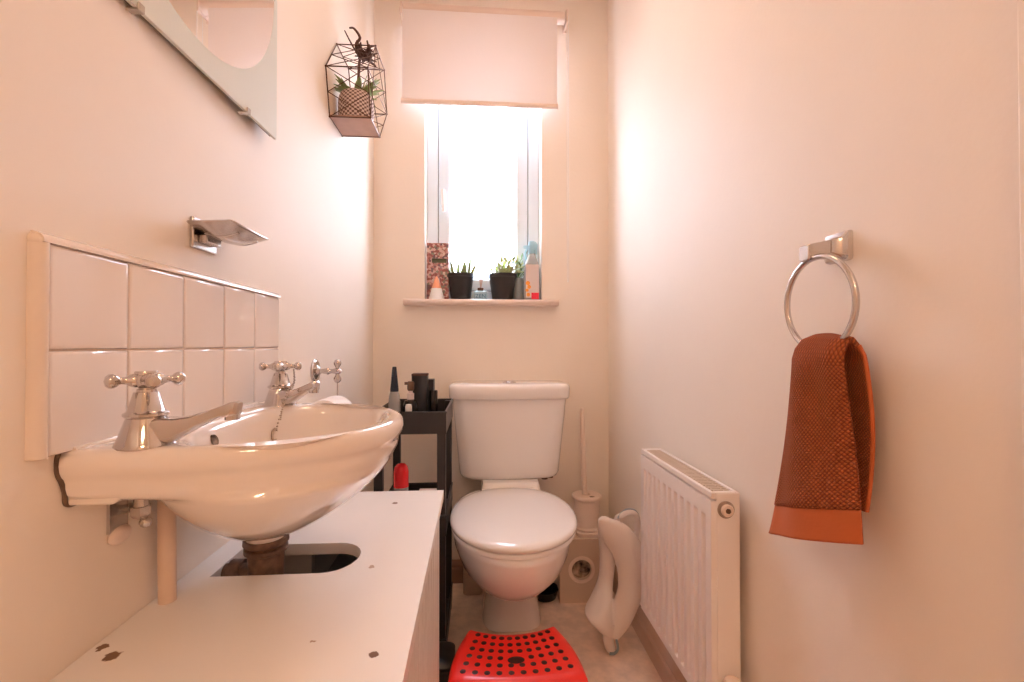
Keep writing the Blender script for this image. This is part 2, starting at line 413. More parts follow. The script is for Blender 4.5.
# ---------------------------------------------------------------- mirror on the left wall
mr = thing('wall_mirror', 'square mirror with frosted grey corners around a round glass, on the left wall', 'mirror', (XL, .697, 1.315))
MX = -.395; y0, y1, z0, z1 = .472, .922, 1.315, 1.795; mc = (.695, 1.565); mrad = .214
b = B(); N = 96
rim_o, rim_i = [], []
for k in range(N):
    t = 2*pi*k/N; dy, dz = cos(t), sin(t)
    s_ = min((((y1 if dy > 0 else y0) - mc[0]) / dy) if abs(dy) > 1e-9 else 9, (((z1 if dz > 0 else z0) - mc[1]) / dz) if abs(dz) > 1e-9 else 9)
    rim_o.append((MX, mc[0] + dy*s_, mc[1] + dz*s_)); rim_i.append((MX, mc[0] + dy*mrad, mc[1] + dz*mrad))
for cy_, cz_ in ((y0, z0), (y1, z0), (y0, z1), (y1, z1)):      # snap the nearest rim point to each corner
    k = min(range(N), key=lambda q: (rim_o[q][1]-cy_)**2 + (rim_o[q][2]-cz_)**2); rim_o[k] = (MX, cy_, cz_)
back = [(MX - .005, p[1], p[2]) for p in rim_o]; backi = [(MX - .005, p[1], p[2]) for p in rim_i]
loft(b, [backi, rim_i, rim_o, back, backi], True, False, False)
obj('frosted_surround', b, 'frosted_glass', mr, smooth=20)
b = B(); loft(b, [[(MX - .005, p[1], p[2]) for p in rim_i], [(MX - .0002, p[1], p[2]) for p in rim_i]])
obj('round_glass', b, 'mirror', mr, smooth=20)
obj('backing', bx((MX - .011, y0 + .004, z0 + .004), (MX - .005, y1 - .004, z1 - .004)), 'mirror_edge', mr, smooth=0)
for y_, z_ in ((.578, z0), (.818, z0), (.578, z1), (.818, z1)):
    sg = 1 if z_ == z0 else -1
    b = B(); box(b, (XL, y_ - .005, z_ - .003 if sg > 0 else z_), (MX + .003, y_ + .005, z_ if sg > 0 else z_ + .003))
    box(b, (MX, y_ - .005, min(z_ - .003*sg, z_ + .007*sg)), (MX + .003, y_ + .005, max(z_ - .003*sg, z_ + .007*sg)))
    obj('clip', b, 'clip', mr, bevel=.0015)

# ---------------------------------------------------------------- tiled splashback
sp_ = thing('tiled_splashback', 'splashback of square cream tiles, two rows of five, behind the basin', 'tiles', (XL, .713, .82))
b = B(); box(b, (XL, .456, .816), (-.4035, .9645, 1.018)); obj('grout', b, 'grout', sp_, smooth=0)
b = B(); g = .0009
for i in range(5):
    for j in range(2):
        y_ = .4625 + i*.1003; z_ = .8155 + j*.1004; h0 = (z_ + .0008, z_ + .0996)
        # pillowed tile
        rings = []
        for inset, xx in ((0, XL + .002), (0, -.4020), (.0012, -.4004), (.004, -.4000)):
            rings.append([(xx, y_ + g + inset, h0[0] + inset), (xx, y_ + .1 - g - inset, h0[0] + inset), (xx, y_ + .1 - g - inset, h0[1] - inset), (xx, y_ + g + inset, h0[1] - inset)])
        loft(b, rings)
obj('tiles', b, 'tile_glaze', sp_, smooth=60)
def quarter(p0, p1, inner, up):  # rounded trim bead
    pass
b = B(); K = 7
# top bead: from the near end to the far end, quarter-round, outer radius .010
def prof_top(y_): return [(XL + .0005, y_, 1.0168)] + [(XL + .0120*sin(pi/2*k/K), y_, 1.0178 + .0085*cos(pi/2*k/K)) for k in range(K+1)] + [(XL + .0120, y_, 1.0162), (XL + .0105, y_, 1.0158)]
loft(b, [prof_top(.455), prof_top(.9655)])
# near end bead, vertical
def prof_near(z_): return [(XL + .0005, .4625, z_)] + [(XL + .0115*sin(pi/2*k/K), .4600 - .0082*cos(pi/2*k/K), z_) for k in range(K+1)] + [(XL + .0115, .4615, z_), (XL + .0105, .4622, z_)]
loft(b, [prof_near(.816), prof_near(1.0185)])
ball(b, (XL + .0010, .4595, 1.0178), .0083, (1.3, .98, 1.0), 18)
obj('edge_trim', b, 'tile_trim', sp_, smooth=60)

# ---------------------------------------------------------------- soap dish
sd = thing('soap_dish', 'chrome soap dish fixed to the left wall below the mirror', 'soap dish', (XL, .72, 1.07))
b = B(); box(b, (XL, .688, 1.060), (XL + .006, .748, 1.105)); box(b, (XL + .006, .70, 1.070), (XL + .018, .738, 1.082))
obj('wall_bracket', b, 'satin_steel', sd, bevel=.002)
b = B(); nx, ny = 10, 12
vs = []
for i in range(nx + 1):
    u = i / nx; row = []
    for j in range(ny + 1):
        v = j / ny*2 - 1
        hw = .061 * (1 - .04*u**2) ; y_ = .729 + hw*v
        x_ = XL + .006 + u*.070 - (.010*(v**4))*u
        z_ = 1.087 - .012*sin(pi*min(1, u*1.05))*(1 - v*v) + .006*(abs(v)**3) + .003*u
        row.append(b.verts.new((x_, y_, z_)))
    vs.append(row)
for i in range(nx):
    for j in range(ny):
        b.faces.new((vs[i][j], vs[i+1][j], vs[i+1][j+1], vs[i][j+1]))
obj('tray', b, 'satin_steel', sd, solid=.0035, sub=1)
b = B()
for k in range(4): y_ = .700 + k*.019; tube(b, bez([(XL + .015, y_, 1.083), (XL + .04, y_, 1.079), (XL + .062, y_, 1.084)], 5), .0018, 6)
obj('rib', b, 'satin_steel', sd)

# ---------------------------------------------------------------- wash basin
RZ = .8165
YC = .678
bs = thing('wash_basin', 'wall hung cream ceramic washbasin with two chrome taps under the tiles', 'washbasin', (XL, YC, .66))
NA = 72
def outer(s=1.0, x0=-.4095, a=.297, hb=.195, z=RZ, n=2.5, dx=0):
    """half superellipse against the wall, then the straight back"""
    out = []
    for k in range(NA):
        t = -pi/2 + pi*k/(NA - 1)
        c, s2 = max(cos(t), 0), sin(t)
        out.append((x0 + dx + a*s*c**(2/n), YC + hb*s*math.copysign(abs(s2)**(2/n), s2), z))
    nb = 16
    y_a, y_b = out[-1][1], out[0][1]
    for k in range(1, nb): out.append((x0 + dx, y_a + (y_b - y_a)*k/nb, z))
    return out
def ellipse_like(cx, a, hb, z, ref, n=2.3, cy=YC):
    """same vertex count as ref: a point in the direction of each outer vertex"""
    out = []
    for p in ref:
        t = math.atan2((p[1] - cy)/hb, (p[0] - cx)/a)
        c, s2 = cos(t), sin(t)
        r = (abs(c)**n + abs(s2)**n)**(-1/n)
        out.append((cx + a*r*c, cy + hb*r*s2, z))
    return out
ref = outer()
def inset(d, z):
    out = []
    for p in ref:
        cx_ = -.29; v = Vector((p[0] - cx_, p[1] - YC)); L = v.length; q = v*(1 - d/L)
        out.append((max(cx_ + q.x, -.4095), YC + q.y, z))
    return out
DR = (-.308, .700)
def lerp_ring(A, Bq, w): return [tuple(a*(1-w) + b_*w for a, b_ in zip(p, q)) for p, q in zip(A, Bq)]
rings = []
# inside of the bowl, from the drain up
ix, ia, ihb = -.250, .101, .166
for w, zz in ((.12, .700), (.3, .702), (.55, .709), (.75, .722), (.88, .742), (.95, .764), (.985, .785), (1.0, .800)):
    cx_ = DR[0] + (ix - DR[0])*w
    rings.append(ellipse_like(cx_, ia*w, ihb*w, zz, ref))
rings.append(ellipse_like(ix, ia + .003, ihb + .003, .808, ref))
rings.append(ellipse_like(ix, ia + .008, ihb + .008, .8135, ref))
e1 = ellipse_like(ix, ia + .014, ihb + .013, .8165, ref)
rings.append(e1)
rings.append(lerp_ring(e1, inset(.010, .8175), .5))
rings.append(inset(.010, .8175)); rings.append(inset(.004, .8155)); rings.append(inset(.0005, .810)); rings.append(inset(-.001, .803))
rings.append(inset(.000, .797)); rings.append(inset(.0025, .792)); rings.append(inset(.0055, .7885)); rings.append(inset(.0068, .784)); rings.append(inset(.0070, .779)); rings.append(inset(.0082, .773)); rings.append(inset(.0110, .768))
# underside: the D shrinks to the outlet
base = inset(.0125, .766); dz0, dz1 = .766, .653
ell = ellipse_like(-.2675, .1445, .176, .776, ref, n=2.1)
for k in range(1, 21):
    q = (k/20)**1.25; zz = dz0 - (dz0 - dz1)*q
    r_ = max(0, 1 - q**1.25)**.70
    m = min(1, q/.09); m = m*m*(3 - 2*m); out = []
    for p, e in zip(base, ell):
        tx, ty = p[0] + (e[0] - p[0])*m, p[1] + (e[1] - p[1])*m
        vx, vy = tx - DR[0], ty - DR[1]; L = math.hypot(vx, vy)
        L2 = .026 + (L - .026)*r_
        out.append((DR[0] + vx/L*L2, DR[1] + vy/L*L2, zz))
    rings.append(out)
rings.append([(DR[0] + (p[0] - DR[0])*.98, DR[1] + (p[1] - DR[1])*.98, .643) for p in rings[-1]])
b = B(); loft(b, rings, True, True, True)
bowl = obj('bowl', b, 'basin_ceramic', bs, smooth=70)
# wall apron of the basin: the slab along the wall that the bowl hangs from
b = B()
def apron(y_, top=.785, bot=.7605, d=.05):
    return [(XL + .0005, y_, top), (XL + d, y_, top), (XL + d, y_, bot + .006), (XL + d - .006, y_, bot), (XL + .0005, y_, bot)]
loft(b, [apron(YC - .184), apron(YC + .184)])
obj('apron', b, 'basin_ceramic', bs, smooth=30, bevel=.003)
# dark sealant round the near back corner and along the wall
b = B(); tube(b, bez([(XL + .001, .4865, .817), (XL + .001, .4830, .810), (XL + .001, .4835, .796), (XL + .001, .488, .786), (XL + .001, .4915, .775), (XL + .001, .4935, .763), (XL + .001, .505, .760), (XL + .001, .53, .7595)], 6), .0024, 6)
obj('sealant', b, 'silicone', bs)
b = B(); tube(b, [(XL + .0105, .490, .8172), (XL + .0105, .868, .8172)], .0028, 8); obj('sealant', b, 'tile_trim', bs)
# overflow hole and waste
b = B(); lathe(b, [(.0062, -.004), (.0062, .0006), (.0052, .001)], (-.3475, .641, .796), (1, 0, .12), 20, scale=(1.0, 1.45)); obj('overflow_hole', b, 'pipe_dark', bs)
b = B(); lathe(b, [(.020, 0), (.022, .002), (.019, .0035), (.012, .002)], (DR[0], DR[1], .6995)); obj('waste_ring', b, 'chrome', bs)
# chain stay and chain
b = B(); lathe(b, [(.006, 0), (.006, .004), (.004, .006)], (-.338, .788, .785), (1, 0, 0)); tube(b, [(-.334 + .003, .782 + .009*cos(t), .776 + .009*sin(t)) for t in [2*pi*k/16 for k in range(16)]], .0020, 6, closed=True)
obj('chain_stay', b, 'old_chrome', bs)
b = B()
def chain(pts, step=.0042, r=.0015):
    P = bez(pts, 24); acc = 0; last = P[0]
    for p in P:
        acc += (p - last).length; last = p
        if acc >= step: acc = 0; ball(b, p, r, seg=6)
chain([(-.318, .822, .888), (-.3125, .815, .86), (-.318, .800, .845), (-.331, .787, .781)])
chain([(-.322, .836, .884), (-.314, .815, .855), (-.314, .790, .836), (-.318, .780, .818), (-.330, .800, .790), (-.334, .808, .757), (-.322, .792, .715)])
obj('plug_chain', b, 'old_chrome', bs)
# taps
def make_tap():
    t_ = bpy.data.objects.new('tap', None); COL.objects.link(t_); t_.parent = bs; t_.empty_display_size = .03
    k = B()
    # oval foot that flares, collar, tapered bonnet
    lathe(k, [(.0275, 0), (.0275, .0022), (.0262, .0040), (.0180, .0285), (.0175, .0300)], (0, 0, 0), n=32, scale=(1, .95))
    lathe(k, [(.0178, .0300), (.0200, .0322), (.0200, .0345), (.0172, .0362), (.0160, .0375), (.0112, .0555), (.0108, .0562)], n=32)
    lathe(k, [(.0085, .0555), (.0085, .0590), (.0068, .0595), (.0068, .0625)], n=24)
    obj('tap_body', k, 'chrome', t_, world=False, smooth=35)
    k = B(); rings = []
    for x_, zc_, hw, hh in ((.002, .0155, .0155, .0150), (.020, .0150, .0130, .0145), (.030, .0165, .0115, .0125), (.045, .0220, .0095, .0092), (.062, .0295, .0085, .0070), (.078, .0355, .0080, .0062), (.084, .0368, .0085, .0078), (.091, .0375, .0080, .0082), (.094, .0375, .0055, .0065)):
        rr_ = min(hw, hh)*.55
        rings.append([(x_ + (zz - zc_)*.15, yy, zz) for yy, zz, _ in [(p[0], p[1], 0) for p in rrect(0, zc_, hw, hh, rr_, 0, 4)]])
    loft(k, rings); lathe(k, [(.0074, 0), (.0074, .010)], (.0865, 0, .0262), n=20)
    obj('spout', k, 'chrome', t_, world=False, smooth=35)
    k = B(); hz = .0685
    lathe(k, [(.0066, .0600), (.0085, .0620), (.0118, .0650), (.0128, .0680), (.0115, .0720), (.0098, .0742)], n=28)
    for a in range(4):
        a_ = radians(45 + 0) + a*pi/2; dx_, dy_ = cos(a_), sin(a_)
        lathe(k, [(.0072, .004), (.0074, .010), (.0062, .0135), (.0040, .0165), (.0034, .0205), (.0040, .0225), (.0062, .0245), (.0074, .0275), (.0071, .0305), (.0048, .0332), (.0006, .0342)], (0, 0, hz), (dx_, dy_, 0), 18)
    obj('cross_handle', k, 'chrome', t_, world=False, smooth=35)
    k = B(); lathe(k, [(.0102, .0740), (.0104, .0765), (.0098, .0778), (.0020, .0780)], n=28)
    obj('cap', k, 'chrome', t_, world=False, smooth=35)
    return t_
tap = make_tap(); tap.location = Vector((-.347, .513, RZ - .0005)) - bs.location
tap2 = copy_tree(tap, bs); tap2.location = Vector((-.347, .842, RZ - .0005)) - bs.location; tap2.rotation_euler.z = radians(-32)
# valve under the basin
b = B(); box(b, (XL + .0005, .545, .712), (XL + .004, .572, .775)); cyl(b, (XL + .022, .566, .725), (XL + .022, .566, .785), .0075); lathe(b, [(.006, 0), (.0105, .001), (.0105, .010), (.008, .013), (.003, .016)], (XL + .022, .566, .737), (0, 0, -1), 6); ball(b, (XL + .026, .568, .717), .0065)
cyl(b, (XL, .580, .730), (XL + .024, .568, .730), .0055)
obj('supply_valve', b, 'satin_steel', bs, smooth=30)
b = B(); ball(b, (XL + .004, .560, .706), .017, (.35, 1, .6)); obj('plaster_patch', b, 'gloss_paint', bs)
# waste trap
b = B(); lathe(b, [(.024, .648), (.0245, .644), (.0300, .6435), (.0305, .636), (.0275, .6345), (.0255, .632), (.0290, .630), (.0290, .624), (.0255, .622), (.0245, .619), (.0235, .60), (.0235, .52), (.020, .505), (.006, .50)], (DR[0], DR[1] + .002, 0), n=32)
obj('waste_trap', b, 'brass_dirty', bs, smooth=30)
b = B(); cyl(b, (DR[0] - .02, DR[1] + .008, .590), (-.396, DR[1] + .020, .585), .0125, 20); lathe(b, [(.0175, 0), (.0175, .018)], (-.345, DR[1] + .014, .588), (-1, .1, 0), 20); obj('trap_outlet', b, 'brass_dirty', bs, smooth=30)
# pale vertical pipe on the wall
tag(obj('wall_pipe', cyl(B(), (-.390, .622, .30), (-.3905, .614, .760), .0098, 24), 'pvc_pipe'), 'pale plastic pipe rising on the left wall under the basin', 'pipe')

# ---------------------------------------------------------------- toilet roll and its holder past the basin
th = thing('roll_holder', 'chrome holder with round wall plate beyond the far tap', 'toilet roll holder', (XL, 1.195, .83))
b = B(); lathe(b, [(.030, 0), (.030, .003), (.026, .006), (.020, .0055), (.013, .010), (.009, .014)], (XL, 1.195, .857), (1, 0, 0), 32); obj('wall_plate', b, 'chrome', th)
b = B(); lathe(b, [(.0075, .01), (.0055, .018), (.0070, .027), (.0090, .033), (.0055, .040), (.0060, .046), (.0085, .055), (.006, .063), (.0015, .067)], (XL, 1.195, .857), (1, 0, 0), 20)
obj('stem', b, 'chrome', th)
b = B()
for a in (pi/2, -pi/2): lathe(b, [(.003, .003), (.005, .010), (.009, .017), (.0095, .022), (.006, .028), (.0006, .030)], (XL + .056, 1.195, .857), (0, cos(a), sin(a)), 16)
obj('finial', b, 'chrome', th)
b = B(); tube(b, [(XL + .056, 1.195, .83), (XL + .056, 1.195, .750)], .0018, 8); tube(b, [(XL + .056, 1.235, .750), (XL + .056, 1.065, .750)], .003, 8); obj('rod', b, 'satin_steel', th)
b = B()
n_ = 40
ro = [(XL + .056 + .047*cos(t), 1.085, .750 + .047*sin(t)) for t in [2*pi*k/n_ for k in range(n_)]]
ri = [(XL + .056 + .017*cos(t), 1.085, .750 + .017*sin(t)) for t in [2*pi*k/n_ for k in range(n_)]]
sh = lambda R_, dy: [(x, y + dy, z) for x, y, z in R_]
loft(b, [ri, sh(ri, .0), ro, sh(ro, .10), sh(ri, .10), ri], True, False, False)
bmesh.ops.remove_doubles(b, verts=b.verts, dist=1e-6)
tag(obj('toilet_roll', b, 'paper', smooth=40), 'white toilet roll showing over the far basin rim', 'toilet roll')
# ---------------------------------------------------------------- cabinet under the basin
CZ, CX, CY0, CY1 = .60, -.078, .20, 1.045
cb = thing('vanity_cabinet', 'long low white cabinet with a slot in its top under the basin', 'cabinet', (-.24, .62, 0))
# top board with a rounded slot running to the wall side
b = B()
outl = [(XL + .001, CY0), (CX + .008, CY0), (CX, CY1), (XL + .001, CY1)]
sx0, sx1, sy0, sy1 = -.372, -.181, .676, .778
slot = []
for k in range(13): a = -pi/2 + pi*k/12; slot.append((sx1 - .044 + .044*cos(a), (sy0+sy1)/2 + (sy1-sy0)/2*sin(a)))
slot += [(sx0, sy1), (sx0, sy0)]
def ring_face(bm, z):
    o_ = [bm.verts.new((x, y, z)) for x, y in outl]; s_ = [bm.verts.new((x, y, z)) for x, y in slot]
    es = [bm.edges.new((o_[i], o_[(i+1) % 4])) for i in range(4)] + [bm.edges.new((s_[i], s_[(i+1) % len(s_)])) for i in range(len(s_))]
    bmesh.ops.triangle_fill(bm, use_beauty=True, edges=es); return o_, s_
t_o, t_s = ring_face(b, CZ); u_o, u_s = ring_face(b, CZ - .018)
for A_, B_ in ((t_o, u_o), (t_s, u_s)):
    for i in range(len(A_)): j = (i + 1) % len(A_); b.faces.new((A_[i], A_[j], B_[j], B_[i]))
obj('top', b, 'laminate', cb, smooth=30)
b = bx((CX - .034, CY0 + .01, .06), (CX - .017, CY1 - .012, CZ - .018)); obj('front_frame', b, 'cabinet_paint', cb, bevel=.001)
for ya, yb in ((.225, .615), (.621, 1.010)):
    b = B(); n_ = 9; w_ = (yb - ya)/n_
    for k in range(n_):
        y_ = ya + k*w_; pr_ = [(CX - .017, y_), (CX - .010, y_), (CX - .006, y_ + .005), (CX - .006, y_ + w_ - .005), (CX - .010, y_ + w_), (CX - .017, y_ + w_)]
        loft(b, [[(x, y, .08) for x, y in pr_], [(x, y, CZ - .024) for x, y in pr_]])
    dr = obj('door', b, 'cabinet_paint', cb, smooth=20)
    ky = yb - .03 if ya < .4 else ya + .03
    k_ = B(); lathe(k_, [(.006, 0), (.005, .008), (.012, .014), (.012, .018), (.004, .021)], (CX - .006, ky, .40), (1, 0, 0)); obj('knob', k_, 'satin_steel', dr)
obj('far_panel', bx((XL + .03, CY1 - .030, 0), (CX - .017, CY1 - .012, CZ - .018)), 'cabinet_paint', cb, bevel=.001)
obj('near_panel', bx((XL + .03, CY0 + .01, 0), (CX - .034, CY0 + .028, CZ - .018)), 'cabinet_paint', cb, bevel=.001)
obj('plinth', bx((CX - .05, CY0 + .03, 0), (CX - .035, CY1 - .031, .06)), 'cabinet_paint', cb)
obj('base_panel', bx((XL + .03, CY0 + .03, .06), (CX - .036, CY1 - .032, .075)), 'cabinet_paint', cb)
obj('divider', bx((XL + .03, .835, .076), (-.290, .850, CZ - .02)), 'cabinet_paint', cb)
st = thing('storage_box', 'dark grey ridged storage box seen through the slot of the cabinet', 'box', (-.185, .85, .0755))
b = B(); box(b, (-.284, .80, .0758), (-.118, .985, .50)); obj('box_body', b, 'dark_grey', st, bevel=.004)
b = B()
for k in range(10): box(b, (-.268, .7975, .12 + k*.038), (-.122, .8, .135 + k*.038))
obj('ridges', b, 'dark_grey', st, bevel=.001)
obj('edge_strip', bx((-.276, .796, .08), (-.271, .7995, .50)), 'black_gloss', st)

# ---------------------------------------------------------------- toilet
TX = .112
to = thing('toilet', 'white close-coupled toilet with its lid closed, below the window', 'toilet', (TX, 1.45, 0))
def slab_ring(w, y0, y1, r, z, n=8, bow=0):
    hx_ = w/2; cy = (y0+y1)/2; hy = (y1-y0)/2
    out = []
    for x, y, zz in rrect(TX, cy, hx_, hy, r, z, n):
        if y < cy: y -= bow*(1 - ((x-TX)/hx_)**2)
        out.append((x, y, zz))
    # extra points along the front for the bow
    return out
def slab_ring2(w, y0, y1, r, z, bow=0, nf=14):
    hx_ = w/2; out = []
    for k in range(7): a = pi/2*k/6; out.append((TX + hx_ - r*.3 + r*.3*cos(a), y1 - r*.3 + r*.3*sin(a), z))
    for k in range(7): a = pi/2 + pi/2*k/6; out.append((TX - hx_ + r*.3 + r*.3*cos(a), y1 - r*.3 + r*.3*sin(a), z))
    for k in range(7): a = pi + pi/2*k/6; out.append((TX - hx_ + r + r*cos(a), y0 + r + r*sin(a), z))
    for k in range(1, nf): x = TX - hx_ + r + (w - 2*r)*k/nf; out.append((x, y0, z))
    for k in range(7): a = 3*pi/2 + pi/2*k/6; out.append((TX + hx_ - r + r*cos(a), y0 + r + r*sin(a), z))
    return [(x, y - bow*(1 - ((x - TX)/hx_)**2) if y < (y0+y1)/2 else y, zz) for x, y, zz in out]
b = B(); rings = []
for z, w, yf, r in ((.440, .30, 1.690, .03), (.4415, .33, 1.682, .04), (.447, .352, 1.674, .045), (.460, .364, 1.670, .045), (.50, .372, 1.668, .045), (.60, .392, 1.664, .045), (.70, .412, 1.660, .045), (.735, .418, 1.658, .045)):
    rings.append(slab_ring2(w, yf, YB - .012, r, z, bow=.012))
loft(b, rings); obj('cistern', b, 'ceramic', to, smooth=60)
b = B(); rings = []
for z, w, yf, r in ((.728, .416, 1.660, .045), (.729, .434, 1.650, .05), (.736, .440, 1.646, .052), (.766, .442, 1.645, .052), (.775, .440, 1.647, .052), (.781, .430, 1.653, .05), (.784, .405, 1.668, .045), (.7855, .30, 1.70, .03)):
    rings.append(slab_ring2(w, yf, YB - .006, r, z, bow=.013))
loft(b, rings); obj('cistern_lid', b, 'ceramic', to, smooth=60)
b = B(); lathe(b, [(.024, .784), (.024, .789), (.021, .7915), (.019, .7905), (.018, .7905), (.016, .793), (.002, .7935)], (TX, 1.70, 0), n=32); obj('flush_button', b, 'chrome', to)
# bowl: horizontal sections; y front / y back / half width
def egg(cx, yf, yb, hw, z, n=48, p=2.25, wide=.56, pf=2.05, pb=2.9):
    """egg outline, widest at 'wide' of its length from the front"""
    out = []; ym = yf + (yb - yf)*wide
    for k in range(n):
        t = 2*pi*k/n; c, s2 = cos(t), sin(t)
        hy = (yb - ym) if s2 > 0 else (ym - yf)
        pp = pb if s2 > 0 else pf
        out.append((cx + hw*math.copysign(abs(c)**(2/pp), c), ym + hy*math.copysign(abs(s2)**(2/pp), s2), z))
    return out
b = B(); rings = []
TC = TX - .013
for z, yf, yb, hw, cx, pf in ((0, 1.500, 1.78, .101, TX, 3.8), (.004, 1.498, 1.78, .101, TX, 3.8), (.05, 1.490, 1.75, .092, TX, 3.2), (.11, 1.470, 1.72, .082, TX, 3), (.165, 1.440, 1.70, .079, TX, 2.8), (.190, 1.395, 1.69, .080, TX, 2.5), (.205, 1.335, 1.69, .088, TC, 2.2), (.225, 1.275, 1.69, .108, TC, 2.05), (.255, 1.215, 1.70, .135, TC, 2.05), (.30, 1.158, 1.70, .160, TC, 2.05), (.345, 1.132, 1.70, .1735, TC, 2.05), (.382, 1.119, 1.70, .1785, TC, 2.05), (.398, 1.116, 1.70, .1795, TC, 2.05), (.4025, 1.119, 1.70, .177, TC, 2.05), (.404, 1.130, 1.69, .166, TC, 2.05)):
    rings.append(egg(cx, yf, yb, hw, z, pf=pf))
loft(b, rings); obj('bowl', b, 'ceramic', to, smooth=70)
b = B(); rings = []
for z, w, y0_, y1_ in ((.30, .20, 1.60, 1.80), (.40, .215, 1.585, 1.81), (.422, .205, 1.60, 1.81), (.441, .195, 1.62, 1.81)):
    rings.append(slab_ring2(w, y0_, y1_, .02, z))
loft(b, rings); obj('shelf', b, 'ceramic', to, smooth=60)
b = B(); rings = []
for z, d_ in ((.4045, .004), (.406, .0), (.414, -.0005), (.4165, .003), (.417, .01)):
    rings.append(egg(TC, 1.118 + d_, 1.596 - d_, .1785 - d_, z, wide=.5, pb=2.3))
loft(b, rings); obj('seat', b, 'toilet_plastic', to, smooth=60)
b = B(); rings = []
for z, d_ in ((.419, .004), (.4205, .0005), (.428, -.001), (.4325, .002), (.4362, .008), (.4390, .020), (.4420, .05), (.4440, .10)):
    rings.append(egg(TC, 1.115 + d_, 1.598 - d_, .1815 - d_, z, wide=.5, pb=2.3))
loft(b, rings); obj('lid', b, 'toilet_plastic', to, smooth=60)
for s_ in (-1, 1):
    b = B(); cyl(b, (TC + s_*.075 - .014, 1.594, .422), (TC + s_*.075 + .014, 1.594, .422), .011, 16); obj('hinge', b, 'toilet_plastic', to)
b = B(); cyl(b, (TX + .112, 1.745, .435), (TX + .152, 1.745, .435), .010, 8); cyl(b, (TX + .148, 1.745, .435), (TX + .165, 1.745, .435), .014, 6); cyl(b, (TX + .135, 1.745, .42), (TX + .135, 1.745, .47), .012, 12); cyl(b, (TX + .157, 1.745, .435), (TX + .157, 1.82, .435), .007, 10)
obj('inlet_fitting', b, 'brass_dirty', to)

# black tray behind the pan
b = B(); lathe(b, [(.035, 0), (.043, .004), (.050, .030), (.052, .034), (.049, .034), (.042, .007), (.01, .006)], (.240, 1.700, .001), n=36)
tag(obj('black_bowl', b, 'black_gloss'), 'black round bowl on the floor behind the toilet foot', 'bowl')
# soil-pipe boxing left behind the pan
b = rrect(0, 0, 1, 1, .1, 0) and B()
loft(b, [[(x, y, z) for x, y, _ in rrect(-.022, 1.775, .036, .045, .02, 0)] for z in (0.001, .16)])
tag(obj('wrapped_bundle', b, 'box_board', sub=0), 'small brownish wrapped bundle on the floor left of the toilet foot', 'bundle')

# ---------------------------------------------------------------- step stool
so = thing('step_stool', 'red plastic step stool with black grip dots in front of the toilet', 'step stool', (.086, 1.075, 0))
SC = .083
def stool_ring(z, yb, yf, wb, wf, bowb, bowf, n=12, crown=0, side=.010):
    """closed outline: back edge (concave), right side, front edge, left side"""
    out = []
    for k in range(n): t = k/n; x = -wb + 2*wb*t; out.append((SC + x, yb - bowb*(1 - (x/wb)**2), z - crown*(x/wb)**2*.2))
    for k in range(n): t = k/n; out.append((SC + wb + (wf - wb)*t + side*sin(pi*t), yb + (yf - yb)*t, z - crown*.2))
    for k in range(n): t = k/n; x = wf - 2*wf*t; out.append((SC + x, yf - bowf*(1 - (x/wf)**2), z - crown*(x/wf)**2*.2))
    for k in range(n): t = k/n; out.append((SC - wf + (wf - wb)*t - side*sin(pi*t), yf + (yb - yf)*t, z - crown*.2))
    return out
b = B(); rings = []
# (z, back y, front y, half width back, half width front)
rings.append(stool_ring(.2205, 1.110, 1.035, .060, .090, .015, .006))
rings.append(stool_ring(.2205, 1.150, 1.003, .095, .131, .024, .012))
rings.append(stool_ring(.2190, 1.160, .990, .103, .141, .026, .014))
rings.append(stool_ring(.2120, 1.166, .984, .109, .148, .026, .014))
rings.append(stool_ring(.1900, 1.170, .979, .113, .152, .026, .014))
rings.append(stool_ring(.1600, 1.175, .973, .118, .156, .026, .014))
rings.append(stool_ring(.1600, 1.170, .978, .112, .147, .026, .014))
rings.append(stool_ring(.2120, 1.160, .990, .102, .138, .026, .014))
loft(b, rings, True, True, True)
obj('top', b, 'red_plastic', so, smooth=50)
for sx_ in (-1, 1):
    for yy, wx, y2, w2 in ((1.150, .098, 1.185, .125), (1.000, .134, .962, .160)):
        b = B(); rings = []
        for z, q in ((.165, 0), (.08, .5), (0, 1)):
            cx_ = SC + sx_*(wx + (w2 - wx)*q); cy_ = yy + (y2 - yy)*q
            rings.append(rrect(cx_, cy_, .017, .020, .008, z, 4))
        loft(b, rings); obj('leg', b, 'red_plastic', so, smooth=50)
b = B()
cols = 10
for r_i in range(6):
    v = r_i/5
    for c_i in range(cols):
        u = -1 + 2*c_i/(cols - 1)
        if r_i == 3 and c_i in (4, 5): continue
        if r_i == 3: u = u*1.0 + (.0)
        yb_, yf_ = 1.137, 1.012
        hw = .085 + (.117 - .085)*v
        y_ = yb_ + (yf_ - yb_)*v - (.020*(1 - v) + .012*v)*(1 - u*u)*1.0
        lathe(b, [(.0066, 0), (.0066, .0009), (.0052, .0014)], (SC + hw*u, y_, .2200), n=12)
lathe(b, [(.0190, 0), (.0190, .0010), (.0172, .0015)], (SC, 1.040, .2200), n=24, scale=(1, .62))
obj('grip_dots', b, 'grip_black', so, smooth=30)

